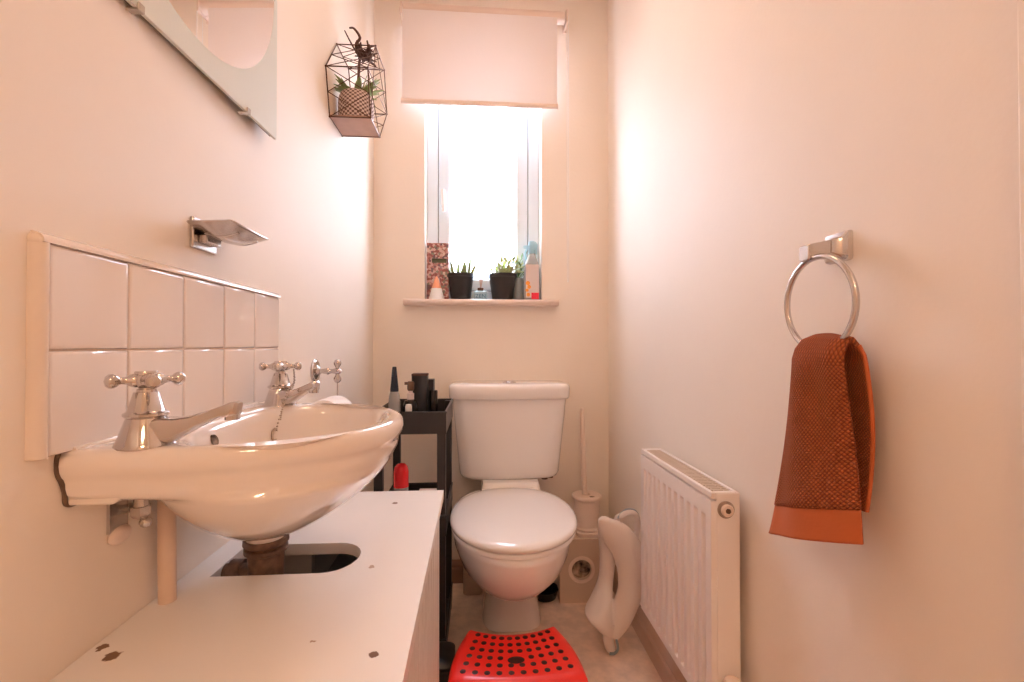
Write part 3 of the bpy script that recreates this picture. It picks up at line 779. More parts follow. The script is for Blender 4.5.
# ---------------------------------------------------------------- black cart in the corner
ct = thing('slim_cart', 'narrow black shelf cart between the basin and the toilet', 'cart', (-.195, 1.45, 0))
cx0, cx1, cy0, cy1 = -.288, -.092, 1.30, 1.61
for x_ in (cx0, cx1 - .024):
    for y_ in (cy0, cy1 - .024):
        obj('post', bx((x_, y_, .03), (x_ + .024, y_ + .024, .735)), 'cart_black', ct, bevel=.003)
def tray(z0_, z1_, t=.004):
    k = B(); e = .0015
    box(k, (cx0 + e, cy0 + e, z0_ + .004), (cx1 - e, cy1 - e, z0_ + .010))
    for lo, hi in (((cx0 - e, cy0 - e, z0_), (cx1 + e, cy0 + t, z1_)), ((cx0 - e, cy1 - t, z0_), (cx1 + e, cy1 + e, z1_)), ((cx0 - e, cy0 + t, z0_), (cx0 + t, cy1 - t, z1_)), ((cx1 - t, cy0 + t, z0_), (cx1 + e, cy1 - t, z1_))):
        box(k, lo, hi)
    # rolled top edge
    tube(k, [(cx0, cy0, z1_), (cx1, cy0, z1_), (cx1, cy1, z1_), (cx0, cy1, z1_)], .004, 8, closed=True)
    return k
for a, c in ((.677, .736), (.395, .45), (.06, .11)):
    obj('tray', tray(a, c), 'cart_black', ct, smooth=30)
for x_ in (cx0 + .015, cx1 - .015):
    for y_ in (cy0 + .015, cy1 - .015): obj('castor', cyl(B(), (x_ - .007, y_, .0165), (x_ + .007, y_, .0165), .0162, 20), 'black_gloss', ct)
TZ = .6875
# bottles in the top tray
bt = thing('tapered_bottle', 'tall clear bottle with a long navy cap, leftmost in the top of the cart', 'bottle', (-.250, 1.40, TZ))
b = B(); lathe(b, [(.019, 0), (.0205, .003), (.0195, .03), (.0155, .085), (.0120, .098)], n=24); obj('bottle_body', b, 'clear_plastic', bt, world=False)
b = B(); lathe(b, [(.0122, .098), (.0124, .104), (.0065, .168), (.0055, .171), (.001, .1715)], n=24); obj('cap', b, 'navy_cap', bt, world=False)
bt = thing('pump_bottle', 'small dark bottle with a pale collar and nozzle, right of the navy-capped bottle', 'bottle', (-.205, 1.42, TZ))
b = B(); lathe(b, [(.022, 0), (.023, .004), (.023, .055), (.018, .068), (.010, .072)], n=24); obj('bottle_body', b, 'black_gloss', bt, world=False)
b = B(); lathe(b, [(.0105, .072), (.0105, .090), (.006, .092), (.006, .098)], n=20); obj('collar', b, 'label_white', bt, world=False)
b = B(); lathe(b, [(.008, .098), (.0105, .102), (.0105, .122), (.008, .126)], n=20); box(b, (-.018, -.004, .116), (.006, .004, .124)); obj('nozzle', b, 'brass_dirty', bt, world=False)
bt = thing('glass_jar', 'low clear glass bottle with a white stopper at the front of the cart top', 'bottle', (-.200, 1.345, TZ))
b = B(); lathe(b, [(.022, 0), (.0245, .004), (.0245, .022), (.017, .036), (.008, .042)], n=24); obj('bottle_body', b, 'clear_plastic', bt, world=False)
b = B(); lathe(b, [(.0085, .042), (.0095, .046), (.0095, .060), (.0075, .066), (.001, .067)], n=20); obj('stopper', b, 'white_plastic', bt, world=False)
bt = thing('tall_black_box', 'tallest black box in the top of the cart', 'box', (-.178, 1.45, TZ))
b = bx((-.204, 1.43, TZ), (-.158, 1.475, .834)); obj('carton', b, 'black_plastic', bt, bevel=.001); obj('lid', bx((-.2045, 1.4295, .829), (-.1575, 1.4755, .8355)), 'dried_brown', bt, bevel=.001)
tag(obj('black_box', bx((-.164, 1.477, TZ), (-.142, 1.520, .815)), 'black_plastic', bevel=.002), 'lower black box standing behind the tallest box in the cart', 'box')
tag(obj('black_tube', lathe(B(), [(.012, 0), (.0125, .002), (.0125, .092), (.011, .096)], (-.140, 1.455, TZ), n=24), 'black_gloss', smooth=40), 'short black tube, rightmost in the top of the cart', 'tube')
# middle tray
MZ = .4055
rc = thing('red_cap_can', 'clear can with a round red cap on the middle tray of the cart', 'can', (-.226, 1.38, MZ))
b = B(); lathe(b, [(.020, 0), (.021, .003), (.021, .102), (.0195, .105)], n=28); obj('can_body', b, 'clear_plastic', rc, world=False)
b = B(); lathe(b, [(.0215, .105), (.0218, .109), (.0215, .148), (.0185, .163), (.011, .171), (.001, .173)], n=28); obj('cap', b, 'red_bright', rc, world=False)
tag(obj('pale_box', bx((-.195, 1.50, MZ), (-.115, 1.56, .4495)), 'label_white', bevel=.002), 'flat pale box lying on the middle tray of the cart', 'box')
# low black tub on the floor before the cart
b = B(); rings = [rrect(-.114, 1.195, .050 + d, .050 + d, .022, z, 5) for z, d in ((.001, -.006), (.006, -.002), (.112, 0), (.120, .003), (.128, .003), (.132, -.002), (.133, -.03))]
loft(b, rings); tub = thing('pedal_bin', 'small black bin on the floor between the cabinet and the red stool', 'bin', (-.114, 1.195, 0)); obj('bin_body', b, 'black_plastic', tub)
b = B(); rings = [rrect(-.114, 1.195, .052 + d, .052 + d, .022, z, 5) for z, d in ((.1325, .0), (.138, .001), (.145, -.008), (.148, -.024))]; loft(b, rings); obj('lid', b, 'black_plastic', tub)
# ---------------------------------------------------------------- vent box and toilet brush
vb = thing('pipe_box', 'beige box with a round dark port on the floor right of the toilet', 'box', (.362, 1.74, 0))
b = B(); x0, x1, y0_, y1_, zt = .289, .452, 1.655, YB - .018, .226; pc = (.368, .117); pr = .036
N = 32; sq = []
for k in range(N):
    t = 2*pi*k/N; dx_, dz_ = cos(t), sin(t)
    s_ = min(((x1 if dx_ > 0 else x0) - pc[0])/dx_ if abs(dx_) > 1e-9 else 9, ((zt if dz_ > 0 else 0) - pc[1])/dz_ if abs(dz_) > 1e-9 else 9)
    sq.append((pc[0] + dx_*s_, y0_, pc[1] + dz_*s_))
for cx_, cz_ in ((x0, 0), (x1, 0), (x0, zt), (x1, zt)):
    k = min(range(N), key=lambda q: (sq[q][0]-cx_)**2 + (sq[q][2]-cz_)**2); sq[k] = (cx_, y0_, cz_)
cr = [(pc[0] + pr*cos(2*pi*k/N), y0_, pc[1] + pr*sin(2*pi*k/N)) for k in range(N)]
loft(b, [[(x, y1_, z) for x, y, z in sq], sq, cr, [(x, y0_ + .05, z) for x, y, z in cr]], True, True, True)
obj('casing', b, 'box_board', vb, smooth=20)
b = B()
ro = lambda r, y: [(pc[0] + r*cos(2*pi*k/N), y, pc[1] + r*sin(2*pi*k/N)) for k in range(N)]
loft(b, [ro(.036, y0_ + .001), ro(.036, y0_ - .002), ro(.040, y0_ - .0028), ro(.048, y0_ - .001), ro(.049, y0_ + .0005)], True, False, False); obj('port_ring', b, 'brush_plastic', vb)
b = B(); loft(b, [ro(.0355, y0_ + .0495), ro(.0355, y0_ + .014), ro(.010, y0_ + .016)]); ball(b, (pc[0] - .008, y0_ + .014, pc[1] + .010), .014, (1, .4, 1)); ball(b, (pc[0] + .012, y0_ + .014, pc[1] - .010), .012, (1.4, .4, .7))  # the two lumps stand in for reflections inside the port
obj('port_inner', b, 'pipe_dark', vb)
bz = zt + .0005; bc = (.404, 1.725)
th_ = thing('toilet_brush', 'white toilet brush standing in its round holder on the beige box', 'toilet brush', (bc[0], bc[1], bz))
b = B(); loft(b, [rrect(bc[0] - .002, bc[1], .046, .060, .02, z, 5) for z in (bz, bz + .012, bz + .014)]); obj('base_tray', b, 'brush_plastic', th_, bevel=.002)
b = B(); lathe(b, [(.048, .014), (.051, .016), (.051, .021), (.048, .024), (.0465, .028), (.0485, .120), (.053, .124), (.056, .128), (.056, .133), (.053, .137), (.014, .138), (.013, .130)], (bc[0], bc[1], bz), n=40); obj('holder', b, 'brush_plastic', th_)
b = B(); lathe(b, [(.0095, 0), (.0095, .002)], (bc[0] + .012, bc[1] - .030, bz + .137), n=18, scale=(1, .6)); obj('drain_hole', b, 'pipe_dark', th_)
b = B(); tube(b, [(bc[0] - .008, bc[1], bz + .130), (bc[0] - .014, bc[1], bz + .28), (bc[0] - .018, bc[1], bz + .444), (bc[0] - .018, bc[1], bz + .460)], .008, 14, rr=[.0105, .0098, .0088, .006]); obj('handle', b, 'brush_plastic', th_)

# ---------------------------------------------------------------- toddler training seat leaning by the radiator
ps = thing('training_seat', 'white child toilet training seat leaning up on end between box and radiator', 'toilet training seat', (.39, 1.38, 0))
def band(bm, rows):
    """rows: centre point, half-width vector, thickness direction scale; elliptical section lofted"""
    rings = []
    for c, wv, tv in rows:
        c, wv, tv = Vector(c), Vector(wv), Vector(tv)
        rings.append([c + wv*cos(t) + tv*sin(t) for t in [2*pi*k/20 for k in range(20)]])
    return loft(bm, rings)
def dense(rows, n=6):
    C_ = bez([r[0] for r in rows], n); W_ = bez([r[1] for r in rows], n); T_ = bez([r[2] for r in rows], n)
    return list(zip(C_, W_, T_))
# the broad right-hand limb (saddle) then the narrow left-hand one, meeting at top and foot
R_rows = [((.358, 1.340, .420), (.008, -.002, .004), (.002, .010, 0)),
          ((.366, 1.335, .411), (.020, -.006, .007), (.003, .014, -.002)),
          ((.394, 1.330, .380), (.036, -.012, .020), (.006, .018, -.004)),
          ((.434, 1.330, .322), (.043, -.016, .014), (.008, .020, -.004)),
          ((.445, 1.330, .265), (.040, -.016, .004), (.009, .020, 0)),
          ((.441, 1.330, .212), (.034, -.014, -.006), (.010, .020, .004)),
          ((.424, 1.328, .166), (.031, -.010, -.012), (.010, .020, .006)),
          ((.406, 1.324, .124), (.025, -.008, -.012), (.008, .020, .008)),
          ((.382, 1.318, .094), (.020, -.006, -.008), (.006, .018, .008))]
L_rows = [((.360, 1.350, .412), (.008, 0, .004), (0, .012, 0)),
          ((.372, 1.375, .380), (.016, 0, .004), (0, .022, 0)),
          ((.382, 1.390, .330), (.020, 0, .002), (0, .026, 0)),
          ((.388, 1.390, .275), (.023, 0, .002), (0, .028, 0)),
          ((.382, 1.385, .222), (.023, 0, .003), (0, .028, 0)),
          ((.364, 1.368, .182), (.033, 0, .014), (0, .036, 0)),
          ((.350, 1.350, .155), (.040, 0, .014), (0, .044, .004)),
          ((.352, 1.335, .128), (.040, 0, -.006), (0, .042, .006)),
          ((.366, 1.322, .098), (.026, 0, -.010), (0, .024, .006))]
def back(rows): return [((c[0]*1.05, c[1] + .07, .92 - (.92 - c[2])*1.05), tuple(q*1.05 for q in w_), t_) for c, w_, t_ in rows]
R_rows, L_rows = back(R_rows), back(L_rows)
b = B(); band(b, dense(R_rows)); band(b, dense(L_rows))
md_ = obj('seat_ring', b, 'potty_plastic', ps, smooth=80)
rm = md_.modifiers.new('weld', 'REMESH'); rm.mode = 'VOXEL'; rm.voxel_size = .0035; rm.use_smooth_shade = True
sm = md_.modifiers.new('soft', 'SMOOTH'); sm.iterations = 4; sm.factor = .6
b = B(); band(b, dense([((.392, 1.388, .082), (.020, 0, 0), (0, .014, 0)), ((.388, 1.384, .045), (.017, 0, 0), (0, .012, 0)), ((.392, 1.380, .018), (.016, 0, -.002), (0, .011, 0)), ((.396, 1.378, .0045), (.013, 0, -.001), (0, .009, 0))]))
obj('foot', b, 'potty_plastic', ps)
b = B(); tube(b, bez([(.412, 1.384, .070), (.412, 1.378, .040), (.414, 1.372, .016), (.402, 1.367, .006), (.388, 1.368, .006)], 6), .0040, 8); obj('rubber_edge', b, 'potty_grey', ps)
b = B(); tube(b, bez([(.440, 1.43, .340), (.430, 1.43, .380), (.440, 1.42, .394), (.460, 1.42, .404), (.482, 1.42, .400), (.492, 1.42, .375), (.490, 1.43, .33), (.470, 1.42, .28)], 8), .0085, 12); obj('handle', b, 'potty_plastic', ps)
b = B(); tube(b, bez([(.428, 1.415, .388), (.440, 1.42, .402), (.460, 1.42, .413), (.482, 1.42, .410), (.494, 1.42, .396)], 6), .0028, 6); obj('handle_edge', b, 'potty_grey', ps)

# ---------------------------------------------------------------- radiator
rd = thing('radiator', 'white convector radiator with ribbed front and top grille on the right wall', 'radiator', (.48, 1.06, .2))
RX0, RX1, RY0, RY1, RZ0, RZ1 = .446, .504, .872, 1.262, .198, .636
# fluted front panel
b = B(); nfl = 11; pitch = (RY1 - RY0 - .03)/nfl
def fl_depth(y, z):
    t = (y - RY0 - .015)/pitch
    if t < 0 or t > nfl: return 0
    q = t - math.floor(t); prof = max(0, min(1, (abs(q - .5)*2 - .40)/.16)); prof = 1 - (prof*prof*(3 - 2*prof))
    e = min((z - RZ0 - .018)/.005, (RZ1 - .047 - z)/.012); e = max(0, min(1, e)); e = e*e*(3 - 2*e)
    return .0105*prof*e
ys = [RY0 + (RY1 - RY0)*i/330 for i in range(331)]
zs = [RZ0, RZ0 + .006, RZ0 + .016] + [RZ0 + .018 + .0054*k/5 for k in range(6)] + [RZ0 + .03] + [.30, .40, .50] + [RZ1 - .060 + .013*k/6 for k in range(7)] + [RZ1 - .040, RZ1 - .022, RZ1 - .016]
grid = [[b.verts.new((RX0 + .001 + fl_depth(y, z), y, z)) for y in ys] for z in zs]
for i in range(len(zs) - 1):
    for j in range(len(ys) - 1): b.faces.new((grid[i][j], grid[i][j+1], grid[i+1][j+1], grid[i+1][j]))
loop = grid[0] + [r[-1] for r in grid[1:]] + grid[-1][-2::-1] + [r[0] for r in grid[-2:0:-1]]
bk = [b.verts.new((RX0 + .014, v.co.y, v.co.z)) for v in loop]
for i in range(len(loop)): j = (i + 1) % len(loop); b.faces.new((loop[i], loop[j], bk[j], bk[i]))
obj('front_panel', b, 'radiator_paint', rd, smooth=35)
b = bx((RX1 - .010, RY0 + .004, RZ0), (RX1, RY1 - .004, RZ1 - .016)); obj('back_panel', b, 'radiator_paint', rd, bevel=.002)
b = B()
for k in range(26): y_ = RY0 + .02 + k*(RY1 - RY0 - .04)/25; box(b, (RX0 + .016, y_, RZ0 + .03), (RX1 - .012, y_ + .0012, RZ1 - .03))
obj('fins', b, 'radiator_paint', rd, smooth=0)
# top cover: frame + grille bars
b = B()
box(b, (RX0 + .002, RY0, RZ1 - .012), (RX0 + .010, RY1, RZ1)); box(b, (RX1 - .007, RY0, RZ1 - .012), (RX1, RY1, RZ1)); box(b, (RX0 + .010, RY0, RZ1 - .012), (RX1 - .007, RY0 + .012, RZ1)); box(b, (RX0 + .010, RY1 - .012, RZ1 - .012), (RX1 - .007, RY1, RZ1))
obj('top_cover', b, 'radiator_paint', rd, bevel=.0015)
b = B()
for k in range(34): y_ = RY0 + .014 + k*(RY1 - RY0 - .030)/33; box(b, (RX0 + .010, y_, RZ1 - .006), (RX1 - .007, y_ + .0055, RZ1 - .002))
for x_ in (.464, .484): box(b, (x_, RY0 + .012, RZ1 - .0075), (x_ + .002, RY1 - .012, RZ1 - .0025))
obj('grille', b, 'grille_paint', rd, smooth=0)
for ya, yb_ in ((RY0 - .0015, RY0 + .0005), (RY1 - .0005, RY1 + .0015)):
    b = bx((RX0 + .0125, ya, RZ0 + .004), (RX1, yb_, RZ1 - .002)); obj('side_panel', b, 'radiator_paint', rd, bevel=.0006)
vp = (.4755, RY0 - .0015, .604)
b = B(); lathe(b, [(.0165, 0), (.0165, .003), (.0145, .004)], vp, (0, -1, 0), 28); pl_ = obj('plug_collar', b, 'old_chrome', rd)
b = B(); lathe(b, [(.0115, .003), (.0118, .009), (.0105, .011), (.0060, .0112), (.0055, .0095)], vp, (0, -1, 0), 28); k_ = obj('bleed_plug', b, 'brush_plastic', rd)
b = B(); lathe(b, [(.0052, .0095), (.0050, .0118), (.004, .0119)], vp, (0, -1, 0), 6); obj('plug_socket', b, 'brass_dirty', rd)
vp2 = (.4755, RY0 - .0015, .236)
b = B(); lathe(b, [(.012, 0), (.012, .010), (.009, .012), (.009, .022)], vp2, (0, -1, 0), 20); cyl(b, (.4755, RY0 - .026, .236), (.4755, RY0 - .026, .17), .010); tube(b, [(.4755, RY0 - .026, .18), (.4755, RY0 - .026, .001)], .0075, 14); lathe(b, [(.016, 0), (.018, .01), (.018, .035), (.014, .042)], (.4755, RY0 - .026, .252), (0, 0, 1), 20)
obj('valve', b, 'brush_plastic', rd)
for y_ in (RY0 + .06, RY1 - .06):
    obj('wall_bracket', bx((RX1, y_ - .012, RZ0 + .05), (XR, y_ + .012, RZ1 - .06)), 'radiator_paint', rd, bevel=.001)

# ---------------------------------------------------------------- towel ring and towel
PY, PZ = .635, 1.062
tr_ = thing('towel_ring', 'brushed metal ring on a square plate on the right wall', 'towel ring', (XR, PY, 1.05))
b = B()
def sqr(x, h, z=PZ, h2=None, y=PY): h2 = h2 or h; return rrect(y, z, h, h2, min(h, h2)*.25, x, 3)
rings = [[(x, y, z) for y, z, x in sqr(xx, hh, PZ + dz_, h2)] for xx, hh, h2, dz_ in ((XR - .0001, .024, .0215, 0), (XR - .006, .0225, .020, 0), (XR - .009, .016, .015, -.001), (XR - .014, .013, .012, -.001), (XR - .022, .0115, .010, 0))]
loft(b, rings); obj('wall_plate', b, 'satin_steel', tr_, smooth=25)
b = B()
rings = [[(x, y, z) for y, z, x in sqr(xx, hh, PZ + dz_, h2, yy)] for xx, hh, h2, dz_, yy in ((XR - .020, .0105, .010, 0, PY), (XR - .034, .0105, .0105, -.004, PY), (XR - .044, .0105, .0115, -.007, PY), (XR - .053, .0105, .0115, -.009, PY), (XR - .055, .009, .010, -.009, PY))]
loft(b, rings); obj('post', b, 'satin_steel', tr_, smooth=25)
RC = Vector((XR - .048, PY - .016, .9790)); RR = .0655
b = B()
tube(b, [(RC.x + .002*(1 - sin(t)), RC.y + RR*cos(t), RC.z + RR*sin(t)) for t in [2*pi*k/64 for k in range(64)]], .0042, 12, closed=True)
obj('ring', b, 'satin_steel', tr_)

# towel: front sheet, over the ring's bottom, back sheet
tw = thing('hand_towel', 'rust orange honeycomb hand towel hanging through the metal ring', 'towel', (.47, .60, .63))
random.seed(4)
NU, NV = 46, 70
def tow(u, v, layer=0):
    """u 0..1 far edge -> near edge, v 0 bottom of front sheet .. .5 top .. 1 bottom of back sheet"""
    if v < .5:
        q = v/.5                     # 0 bottom, 1 top
        yf = .730 + (.652 - .730)*q**.85; yn = .549 + (.570 - .549)*q
        
        z = (.615 + .058*u)*(1 - q) + .9185*q
        pleat = (.010 - .004*q)*sin(u*2.4*pi + .6 + q*.7)*(.5 + .5*q) + .004*sin(u*9 + q*3)*q
        x = .458 - .006*sin(pi*u) + pleat*.9 + .004*(1-q)
        if u > .80: x += .014*((u - .80)/.20)**2*(.5 + .5*(1-abs(q-.5)))
        if u < .12: x += .010*((.12 - u)/.12)**2
        y = yf + (yn - yf)*u
        edge = q**10
        z += .006*sin(pi*u)*edge
    else:
        q = (1 - v)/.5               # 1 top, 0 bottom
        yf = .675 + (.648 - .675)*q; yn = .570 + (.572 - .570)*q - .012*sin(pi*q)
        z = .706*(1 - q) + .9185*q + (.012*(1-q))*(1-u)
        x = .497 + .005*sin(u*6 + 1)*(1 - q*.5)
        y = yf + (yn - yf)*u
        z += .006*sin(pi*u)*q**10
    # round the fold over the ring
    d_ = abs(v - .5)
    if d_ < .04 and not layer:
        xf, xbk = tow(u, .4599, 1)[0], tow(u, .5401, 1)[0]
        a = (v - .5)/.04*pi/2
        x = (xf + xbk)/2 + (xbk - xf)/2*sin(a) + .003*sin(u*9 + 3)*cos(a)
        z += .0115*cos(a)
    return (x, y, z)
vsn = [j/NV for j in range(NV + 1)]
def sheet(v0, v1, mname, nm, nv, solid):
    b = B(); uvl = b.loops.layers.uv.new('uv'); V = []
    for j in range(nv + 1):
        v = v0 + (v1 - v0)*j/nv; V.append([(b.verts.new(tow(i/NU, v)), i/NU, v) for i in range(NU + 1)])
    for j in range(nv):
        for i in range(NU):
            q = (V[j][i], V[j][i+1], V[j+1][i+1], V[j+1][i]); f = b.faces.new([x[0] for x in q])
            for l, x in zip(f.loops, q): l[uvl].uv = (x[1]*.62, x[2]*2.0)
    return obj(nm, b, mname, tw, smooth=80, solid=solid, recalc=False)
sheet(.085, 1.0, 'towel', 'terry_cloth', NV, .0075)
sheet(0, .087, 'hem', 'woven_band', 12, .0050)
b = B(); tube(b, [tow(1.0, .5 + .5*k/30) for k in range(1, 31)], .0030, 8); obj('edge_binding', b, 'hem', tw)

# ---------------------------------------------------------------- things on the window sill
SZ = WZ0 + .0005
# letter block
lt_ = thing('letter_block', 'floral patterned block letter A standing at the left end of the sill', 'ornament', (-.164, 1.875, SZ))
b = B()
xa, xb_, zt_ = -.207, -.121, SZ + .229
def hexa(pts, y0__, y1__):
    loft(b, [[(x, y0__, z) for x, z in pts], [(x, y1__, z) for x, z in pts]])
# legs, crossbar and top as one outline with an arch below and a slot above
apex = (-.165, SZ + .098)
hexa([(xa, SZ), (-.189, SZ), (-.172, SZ + .085), (-.169, SZ + .094), (-.165, SZ + .098), (-.165, SZ + .150), (xa, SZ + .150)], 1.862, 1.888)
hexa([(-.165, SZ + .098), (-.160, SZ + .094), (-.157, SZ + .085), (-.139, SZ), (xb_, SZ), (xb_, SZ + .150), (-.165, SZ + .150)], 1.862, 1.888)
hexa([(xa, SZ + .150), (-.188, SZ + .150), (-.188, SZ + .168), (xa, SZ + .168)], 1.862, 1.888)
hexa([(-.130, SZ + .150), (xb_, SZ + .150), (xb_, SZ + .168), (-.130, SZ + .168)], 1.862, 1.888)
hexa([(xa, SZ + .168), (xb_, SZ + .168), (xb_, zt_), (xa, zt_)], 1.862, 1.888)
obj('letter', b, 'floral', lt_, smooth=0)
obj('counter', bx((-.189, 1.870, SZ + .149), (-.129, 1.886, SZ + .169)), 'soil_green', lt_, smooth=0)
cn = thing('cone_ornament', 'small white cone with a copper tip in front of the patterned letter', 'ornament', (-.166, 1.838, SZ))
b = B(); lathe(b, [(.030, 0), (.031, .002), (.0195, .045)], n=28); obj('cone_base', b, 'white_plastic', cn, world=False)
b = B(); lathe(b, [(.0195, .045), (.006, .088), (.001, .094)], n=28); obj('cone_tip', b, 'copper_tip', cn, world=False)
def pot(name, label, x, y, r=.055, h=.107):
    t = thing(name, label, 'potted plant', (x, y, SZ))
    b = B(); lathe(b, [(r*.66, 0), (r*.69, .002), (r*.92, h - .016), (r*.93, h - .014), (r*1.0, h - .013), (r*1.0, h), (r*.93, h), (r*.90, h - .012), (r*.88, h - .013), (.001, h - .013)], n=36); obj('pot', b, 'pot_black', t, world=False)
    b = B(); lathe(b, [(r*.88, h - .0125), (r*.6, h - .009), (.001, h - .008)], n=24); obj('soil', b, 'soil', t, world=False)
    return t
def leaf(bm, p0, d, L, w, bend=0., seg=6, thick=.0012):
    p0 = Vector(p0); d = Vector(d).normalized(); side = d.cross(Vector((0, 0, 1)));
    side = side.normalized() if side.length > .05 else Vector((1, 0, 0))
    rings = []; p = p0.copy()
    for k in range(seg + 1):
        t = k/seg; ww = max(w*math.sin(pi*min(1, .12 + .88*t))**.7*(1 - .2*t), .0003) if t < 1 else .0003
        nrm = side.cross(d).normalized()
        rings.append([p + side*ww*cos(a) + nrm*thick*sin(a) for a in [2*pi*i/6 for i in range(6)]])
        d = (d + Vector((0, 0, -bend/seg))).normalized(); p = p + d*L/seg
    loft(bm, rings)
def plant_rand(s): return random.Random(s)
t = pot('potted_succulent', 'black pot with short upright green stems, left of the reed diffuser', -.073, 1.872)
R = plant_rand(3); b = B()
for (x_, y_, lean, L) in ((-.028, 0, -.20, .058), (-.010, .01, -.02, .062), (.012, -.006, .06, .058), (.030, .004, .12, .075), (.020, .014, -.05, .055), (.004, -.012, .18, .046), (-.036, .006, -.5, .05), (.038, -.004, .45, .05)):
    tube(b, [(x_, y_, .097), (x_ + lean*L*.5, y_, .097 + L*.5), (x_ + lean*L, y_, .097 + L)], .0045, 8, rr=[.0062, .0066, .0030])
    for k in range(7):
        a = R.uniform(0, 2*pi); q = R.uniform(.2, .95); leaf(b, (x_ + lean*L*q, y_, .097 + L*q), (cos(a), sin(a)*.6, 1.1), .013, .0022, 0, 3)
obj('stems', b, 'leaf_mid', t, world=False)
df_ = thing('reed_diffuser', 'square glass reed diffuser with thin sticks between the two black pots', 'diffuser', (.006, 1.868, SZ))
b = B(); loft(b, [rrect(0, 0, .027 + d, .024 + d, .004, z) for z, d in ((0, -.002), (.002, 0), (.036, 0), (.040, -.006), (.041, -.016))]); obj('bottle', b, 'blue_glass', df_, world=False)
b = B(); lathe(b, [(.012, .041), (.012, .052), (.004, .053)], n=20); obj('collar', b, 'dried_brown', df_, world=False)
b = B()
for k, (dx_, dy_) in enumerate(((-.010, .003), (-.002, -.004), (.016, .006), (.026, -.002), (.010, .010))): tube(b, [(0, 0, .045), (dx_, dy_, .165 + .008*(k % 3))], .0014, 5)
obj('sticks', b, 'reed', df_, world=False)
def text(body, size, loc, mname, parent, nm, ext=.0003):
    cu = bpy.data.curves.new(nm, 'FONT'); cu.body = body; cu.size = size; cu.align_x = 'CENTER'; cu.extrude = ext
    o = bpy.data.objects.new(nm, cu); COL.objects.link(o); me = bpy.data.meshes.new_from_object(o)
    bpy.data.objects.remove(o); bpy.data.curves.remove(cu)
    me.transform(Matrix.Rotation(pi/2, 4, 'X')); me.transform(Matrix.Translation(loc)); me.materials.append(MATS[mname])
    o = bpy.data.objects.new(nm, me); COL.objects.link(o); o.parent = parent; return o
text('ZEN', .022, (0, -.0252, .010), 'label_navy', df_, 'lettering')
t = pot('potted_bushy_plant', 'black pot with bushy yellow-green foliage, right of the reed diffuser', .094, 1.870, r=.058)
R = plant_rand(8); b = B()
for k in range(230):
    a = R.uniform(0, 2*pi); el = R.uniform(.3, 1.25); L0 = R.uniform(.01, .075)
    d_ = Vector((cos(a)*cos(el) + .12, sin(a)*cos(el)*.6, sin(el))); st_ = Vector((R.uniform(-.02, .03), R.uniform(-.02, .02), .098)); p = st_ + d_*L0
    if k % 3 == 0: tube(b, [st_, p], .0008, 4)
    leaf(b, p, d_ + Vector((R.uniform(-.5, .5), R.uniform(-.3, .3), R.uniform(-.3, .3))), R.uniform(.016, .032), .0050, .4, 4)
obj('foliage', b, 'leaf_pale', t, world=False)
j = thing('plant_jar', 'dark green glass jar with a small plant, wedged beside the spray bottle', 'jar', (.160, 1.890, SZ))
b = B(); lathe(b, [(.020, 0), (.024, .003), (.024, .080), (.019, .090), (.019, .096)], n=24); obj('jar_body', b, 'potty_grey', j, world=False)
b = B(); R = plant_rand(5)
for k in range(46):
    a = R.uniform(0, 2*pi); el = R.uniform(.5, 1.4); d_ = Vector((cos(a)*cos(el), sin(a)*cos(el)*.5, sin(el))); p = Vector((0, 0, .092)) + d_*R.uniform(.01, .10)
    if k % 4 == 0: tube(b, [(0, 0, .09), p], .001, 4)
    leaf(b, p, d_ + Vector((R.uniform(-.5, .5), 0, 0)), .022, .0045, .3, 4)
obj('foliage', b, 'leaf_green', j, world=False)
s_ = thing('spray_bottle', 'clear cleaning spray bottle with pale blue trigger at the right of the sill', 'spray bottle', (.212, 1.862, SZ))
b = B()
def sec(z, hx_, hy_, dx_=0): return [(x + dx_, y, zz) for x, y, zz in rrect(0, 0, hx_, hy_, min(hx_, hy_)*.7, z, 5)]
loft(b, [sec(0, .030, .019), sec(.004, .033, .021), (sec(.09, .033, .021)), sec(.125, .032, .021), sec(.155, .026, .019), sec(.180, .016, .015), sec(.192, .012, .012)])
obj('bottle_body', b, 'clear_plastic', s_, world=False)
b = B(); loft(b, [sec(.190, .014, .013), sec(.205, .014, .013), sec(.207, .018, .014, .004), sec(.226, .020, .014, .004), sec(.238, .015, .011, .002), sec(.242, .008, .007, 0)])
loft(b, [[(-.014, y, z) for y, z in ((-.006, .226), (.006, .226), (.006, .212), (-.006, .212))], [(-.034, y, z) for y, z in ((-.005, .222), (.005, .222), (.005, .214), (-.005, .214))]])
loft(b, [[(.016 + dx_, y, z) for dx_, y in ((0, -.005), (.006, -.005), (.006, .005), (0, .005))] for dx_0, z in ((0, .21), (.004, .19))]); tube(b, bez([(-.016, 0, .214), (-.026, 0, .195), (-.022, 0, .165)]), .004, 8)
obj('trigger_head', b, 'blue_plastic', s_, world=False)
b = B(); box(b, (-.026, -.0217, .012), (.026, -.0211, .145)); obj('label', b, 'label_white', s_, world=False)
b = B(); box(b, (-.004, -.0222, .006), (.026, -.0216, .032)); obj('label_base', b, 'label_red', s_, world=False)
b = B()
for cx_, cz_, r_ in ((-.018, .070, .009), (-.013, .055, .008), (-.021, .042, .007), (-.016, .024, .008)): lathe(b, [(r_, 0), (r_*.9, .0006)], (cx_, -.0216, cz_), (0, -1, 0), 9)
obj('label_flowers', b, 'label_orange', s_, world=False)

